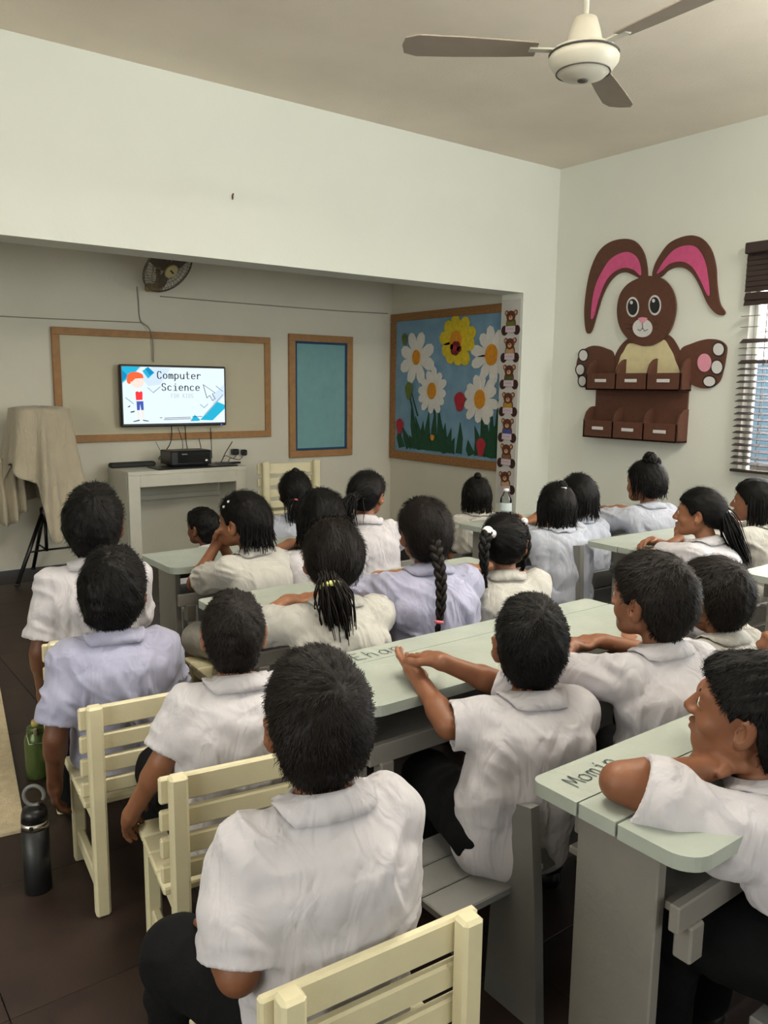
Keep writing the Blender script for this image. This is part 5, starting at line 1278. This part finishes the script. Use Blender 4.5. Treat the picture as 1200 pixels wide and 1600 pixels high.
# second row: three girls
kid('person with low ponytail in a yellow band, white shirt', (520, 868), 95, 1.97, -26, -12, arms=dict(l='desk', r='desk'), shirt=M_SHIRTC, lower='skirt',
    hair=dict(kind='tail', t=.015, n=2600, m=M_HAIRB, tie=(0, -.10, -.075), path=[Pt(514, 900, 1.885), Pt(517, 917, 1.865), Pt(524, 945, 1.85), Pt(530, 982, 1.85), Pt(537, 1018, 1.86)], tiecol=YEL, tie_r=.026, tie_w=.008, tie_i=6, locks=110, fat=.016, back=-.082), res=.006, skin=2, group='pupils watching the screen')
kid('person in lavender shirt with one long braid down the back', (662, 828), 80, 2.06, -16, -14, arms=dict(l='desk', r='desk'), shirt=M_SHIRTL, lower='skirt', bs=1.12, sw=1.1,
    hair=dict(kind='girl', t=.016, n=2200, m=M_HAIRB, tie=(.01, -.11, -.09), low=1, back=-.095, braids=[([Pt(676, 838, 1.975), Pt(683, 868, 1.925), Pt(689, 905, 1.885), Pt(689, 945, 1.865), Pt(686, 972, 1.86)], .0165, None, PNK)]), res=.006, skin=2, group='pupils watching the screen')
kid('person with two braids tied by white bobbles, white shirt', (788, 845), 73, 2.02, -42, -24, arms=dict(l='desk', r='desk'), lower='skirt', shirt=M_SHIRTC,
    hair=dict(kind='girl', t=.010, n=1600, tie=(-.08, -.06, .03), braids=[([Pt(762, 831, 1.99), Pt(757, 850, 1.965), Pt(756, 875, 1.96), Pt(758, 898, 1.96)], .0165, WHT, None), ([Pt(812, 818, 2.05), Pt(820, 836, 2.03), Pt(823, 856, 2.02), Pt(820, 872, 2.02)], .0165, WHT, None)]), res=.006, skin=2, group='pupils watching the screen')
# front left row
kid('person in white shirt raising fingers to the mouth at the front left desk', (380, 812), 80, 2.80, 26, 12, hs=1.02, bs=1.0, lower='skirt', shirt=M_SHIRTC, arms=dict(l=dict(head=(-.03, .105, -.10), pole=(-.6, .2, -1), hand=((.3, -.2, .9), (-.4, .8, .2), .8)), r=dict(head=(.02, .115, -.115), pole=(.5, .3, -1), hand=((-.3, -.3, .8), (.2, .9, .1), .8))),
    hair=dict(kind='bob', t=.016, n=1500, drop=.115, locks=200, flare=.06, arc=.42, clip=[(-.055, .02, .075), (-.062, .035, .055)], front=.042), res=.006, skin=2, group='pupils watching the screen')
kid('person with dark untied hair between the ponytailed person and the screen', (503, 808), 70, 2.80, -28, -14, lower='skirt', arms=dict(l='desk', r='desk'), hair=dict(kind='bob', t=.016, n=1300, drop=.12, locks=170), res=.007, skin=2, group='pupils watching the screen')
kid('person in white shirt with side ponytail, head turned right, near the alcove corner', (574, 770), 57, 2.93, -62, -22, bs=1.05, lower='skirt', arms=dict(l='desk', r='desk'), hair=dict(kind='tail', t=.013, n=1100, tie=(-.06, -.09, -.03), path=[Pt(556, 775, 2.87), Pt(547, 782, 2.85), Pt(541, 797, 2.84), Pt(543, 815, 2.84), Pt(550, 826, 2.85)], tiecol=DRK, locks=60, fat=.012), res=.007, skin=2, group='pupils watching the screen')
kid('person with loosely tied hair in a pink band beyond the front left desk', (461, 768), 51, 3.66, -24, -12, lower='skirt', shirt=M_SHIRTB, arms=dict(l='lap', r='lap'), hair=dict(kind='tail', t=.016, n=900, tie=(0, -.10, -.06), path=[Pt(462, 778, 3.585), Pt(461, 787, 3.57), Pt(459, 805, 3.56), Pt(458, 826, 3.565)], tiecol=PNK, locks=60, fat=.014, bun=[((0, -.02, .105), .018)]), res=.008, skin=2, group='pupils watching the screen')
kid('person whose head alone shows above the front left desk, facing left', (317, 822), 46, 3.80, 22, 10, hs=.90, seat=.14, arms=dict(l='lap', r='lap'), hair=dict(t=.014, n=700), res=.008, skin=1, slouch=.0, group='pupils watching the screen')
# right-hand block
kid('person with topknot and pale clip, bluish white dress, on the tall-ended bench', (870, 788), 61, 2.66, -36, -16, lower='skirt', shirt=M_SHIRTB, arms=dict(l=dict(w=onZ(808, 806, .695), pole=(-.6, 0, -1), hand=((-.3, .9, 0), (0, 0, 1), .4)), r='desk'), hs=1.0, bs=1.1,
    hair=dict(kind='bob', t=.017, n=1200, drop=.13, locks=170, bun=[((.01, -.045, .098), .024)], clip=[((.015, -.07, .09))]), res=.007, skin=2, group='pupils watching the screen')
kid('person with thick dark hair mostly hidden behind the topknot and clip', (903, 776), 60, 2.82, -34, -16, hs=1.08, lower='skirt', shirt=M_SHIRTB, arms=dict(l='desk', r='desk'), hair=dict(kind='bob', t=.022, n=1000, drop=.11, locks=170, flare=.06), res=.008, skin=2, group='pupils watching the screen')
kid('person with high topknot and face turned left under the rabbit organiser', (1008, 752), 60, 2.68, -6, -12, hs=1.1, bs=1.12, seat=.34, lower='skirt', shirt=M_SHIRTB, arms=dict(l='desk', r='desk'), hair=dict(kind='bob', t=.014, n=1100, drop=.085, locks=150, bun=[((-.01, -.03, .115), .034), ((.03, -.04, .10), .02)]), res=.007, skin=2, group='pupils watching the screen')
kid('person in profile leaning chin on folded arms, dark ponytail behind', (1093, 800), 75, 1.98, 24, 4, hs=1.02, bs=1.05, lower='skirt', arms=dict(l=dict(w=onZ(1062, 842, .70), pole=(-1, -.2, -.3), hand=((.3, .4, .5), (-.3, .6, .4), 1.0)), r='fold'), roll=-4,
    hair=dict(kind='tail', t=.013, n=1800, tie=(.02, -.105, -.04), path=[Pt(1128, 797, 1.90), Pt(1135, 808, 1.875), Pt(1143, 832, 1.855), Pt(1155, 858, 1.85), Pt(1168, 880, 1.85)], tiecol=WHT, locks=90, fat=.013, back=-.06), res=.0055, skin=2, group='pupils watching the screen')
kid('person in white shirt in profile at right edge, before the window blind', (1178, 782), 72, 2.13, 18, 4, hs=1.04, bs=1.05, lower='skirt', shirt=M_SHIRTC, arms=dict(l='desk', r='desk'), hair=dict(kind='bob', t=.016, n=1200, drop=.15, locks=190), res=.0065, skin=0, group='pupils watching the screen')
kid('person with straight hair and small tuft on top, below the flower board', (745, 772), 47, 3.48, -40, -18, hs=1.0, seat=.29, lower='skirt', shirt=M_SHIRTC, arms=dict(l='lap', r='lap'), hair=dict(kind='bob', t=.012, n=900, drop=.125, locks=150, flare=.03, bun=[((0, -.03, .112), .018)]), res=.008, skin=2, group='pupils watching the screen')
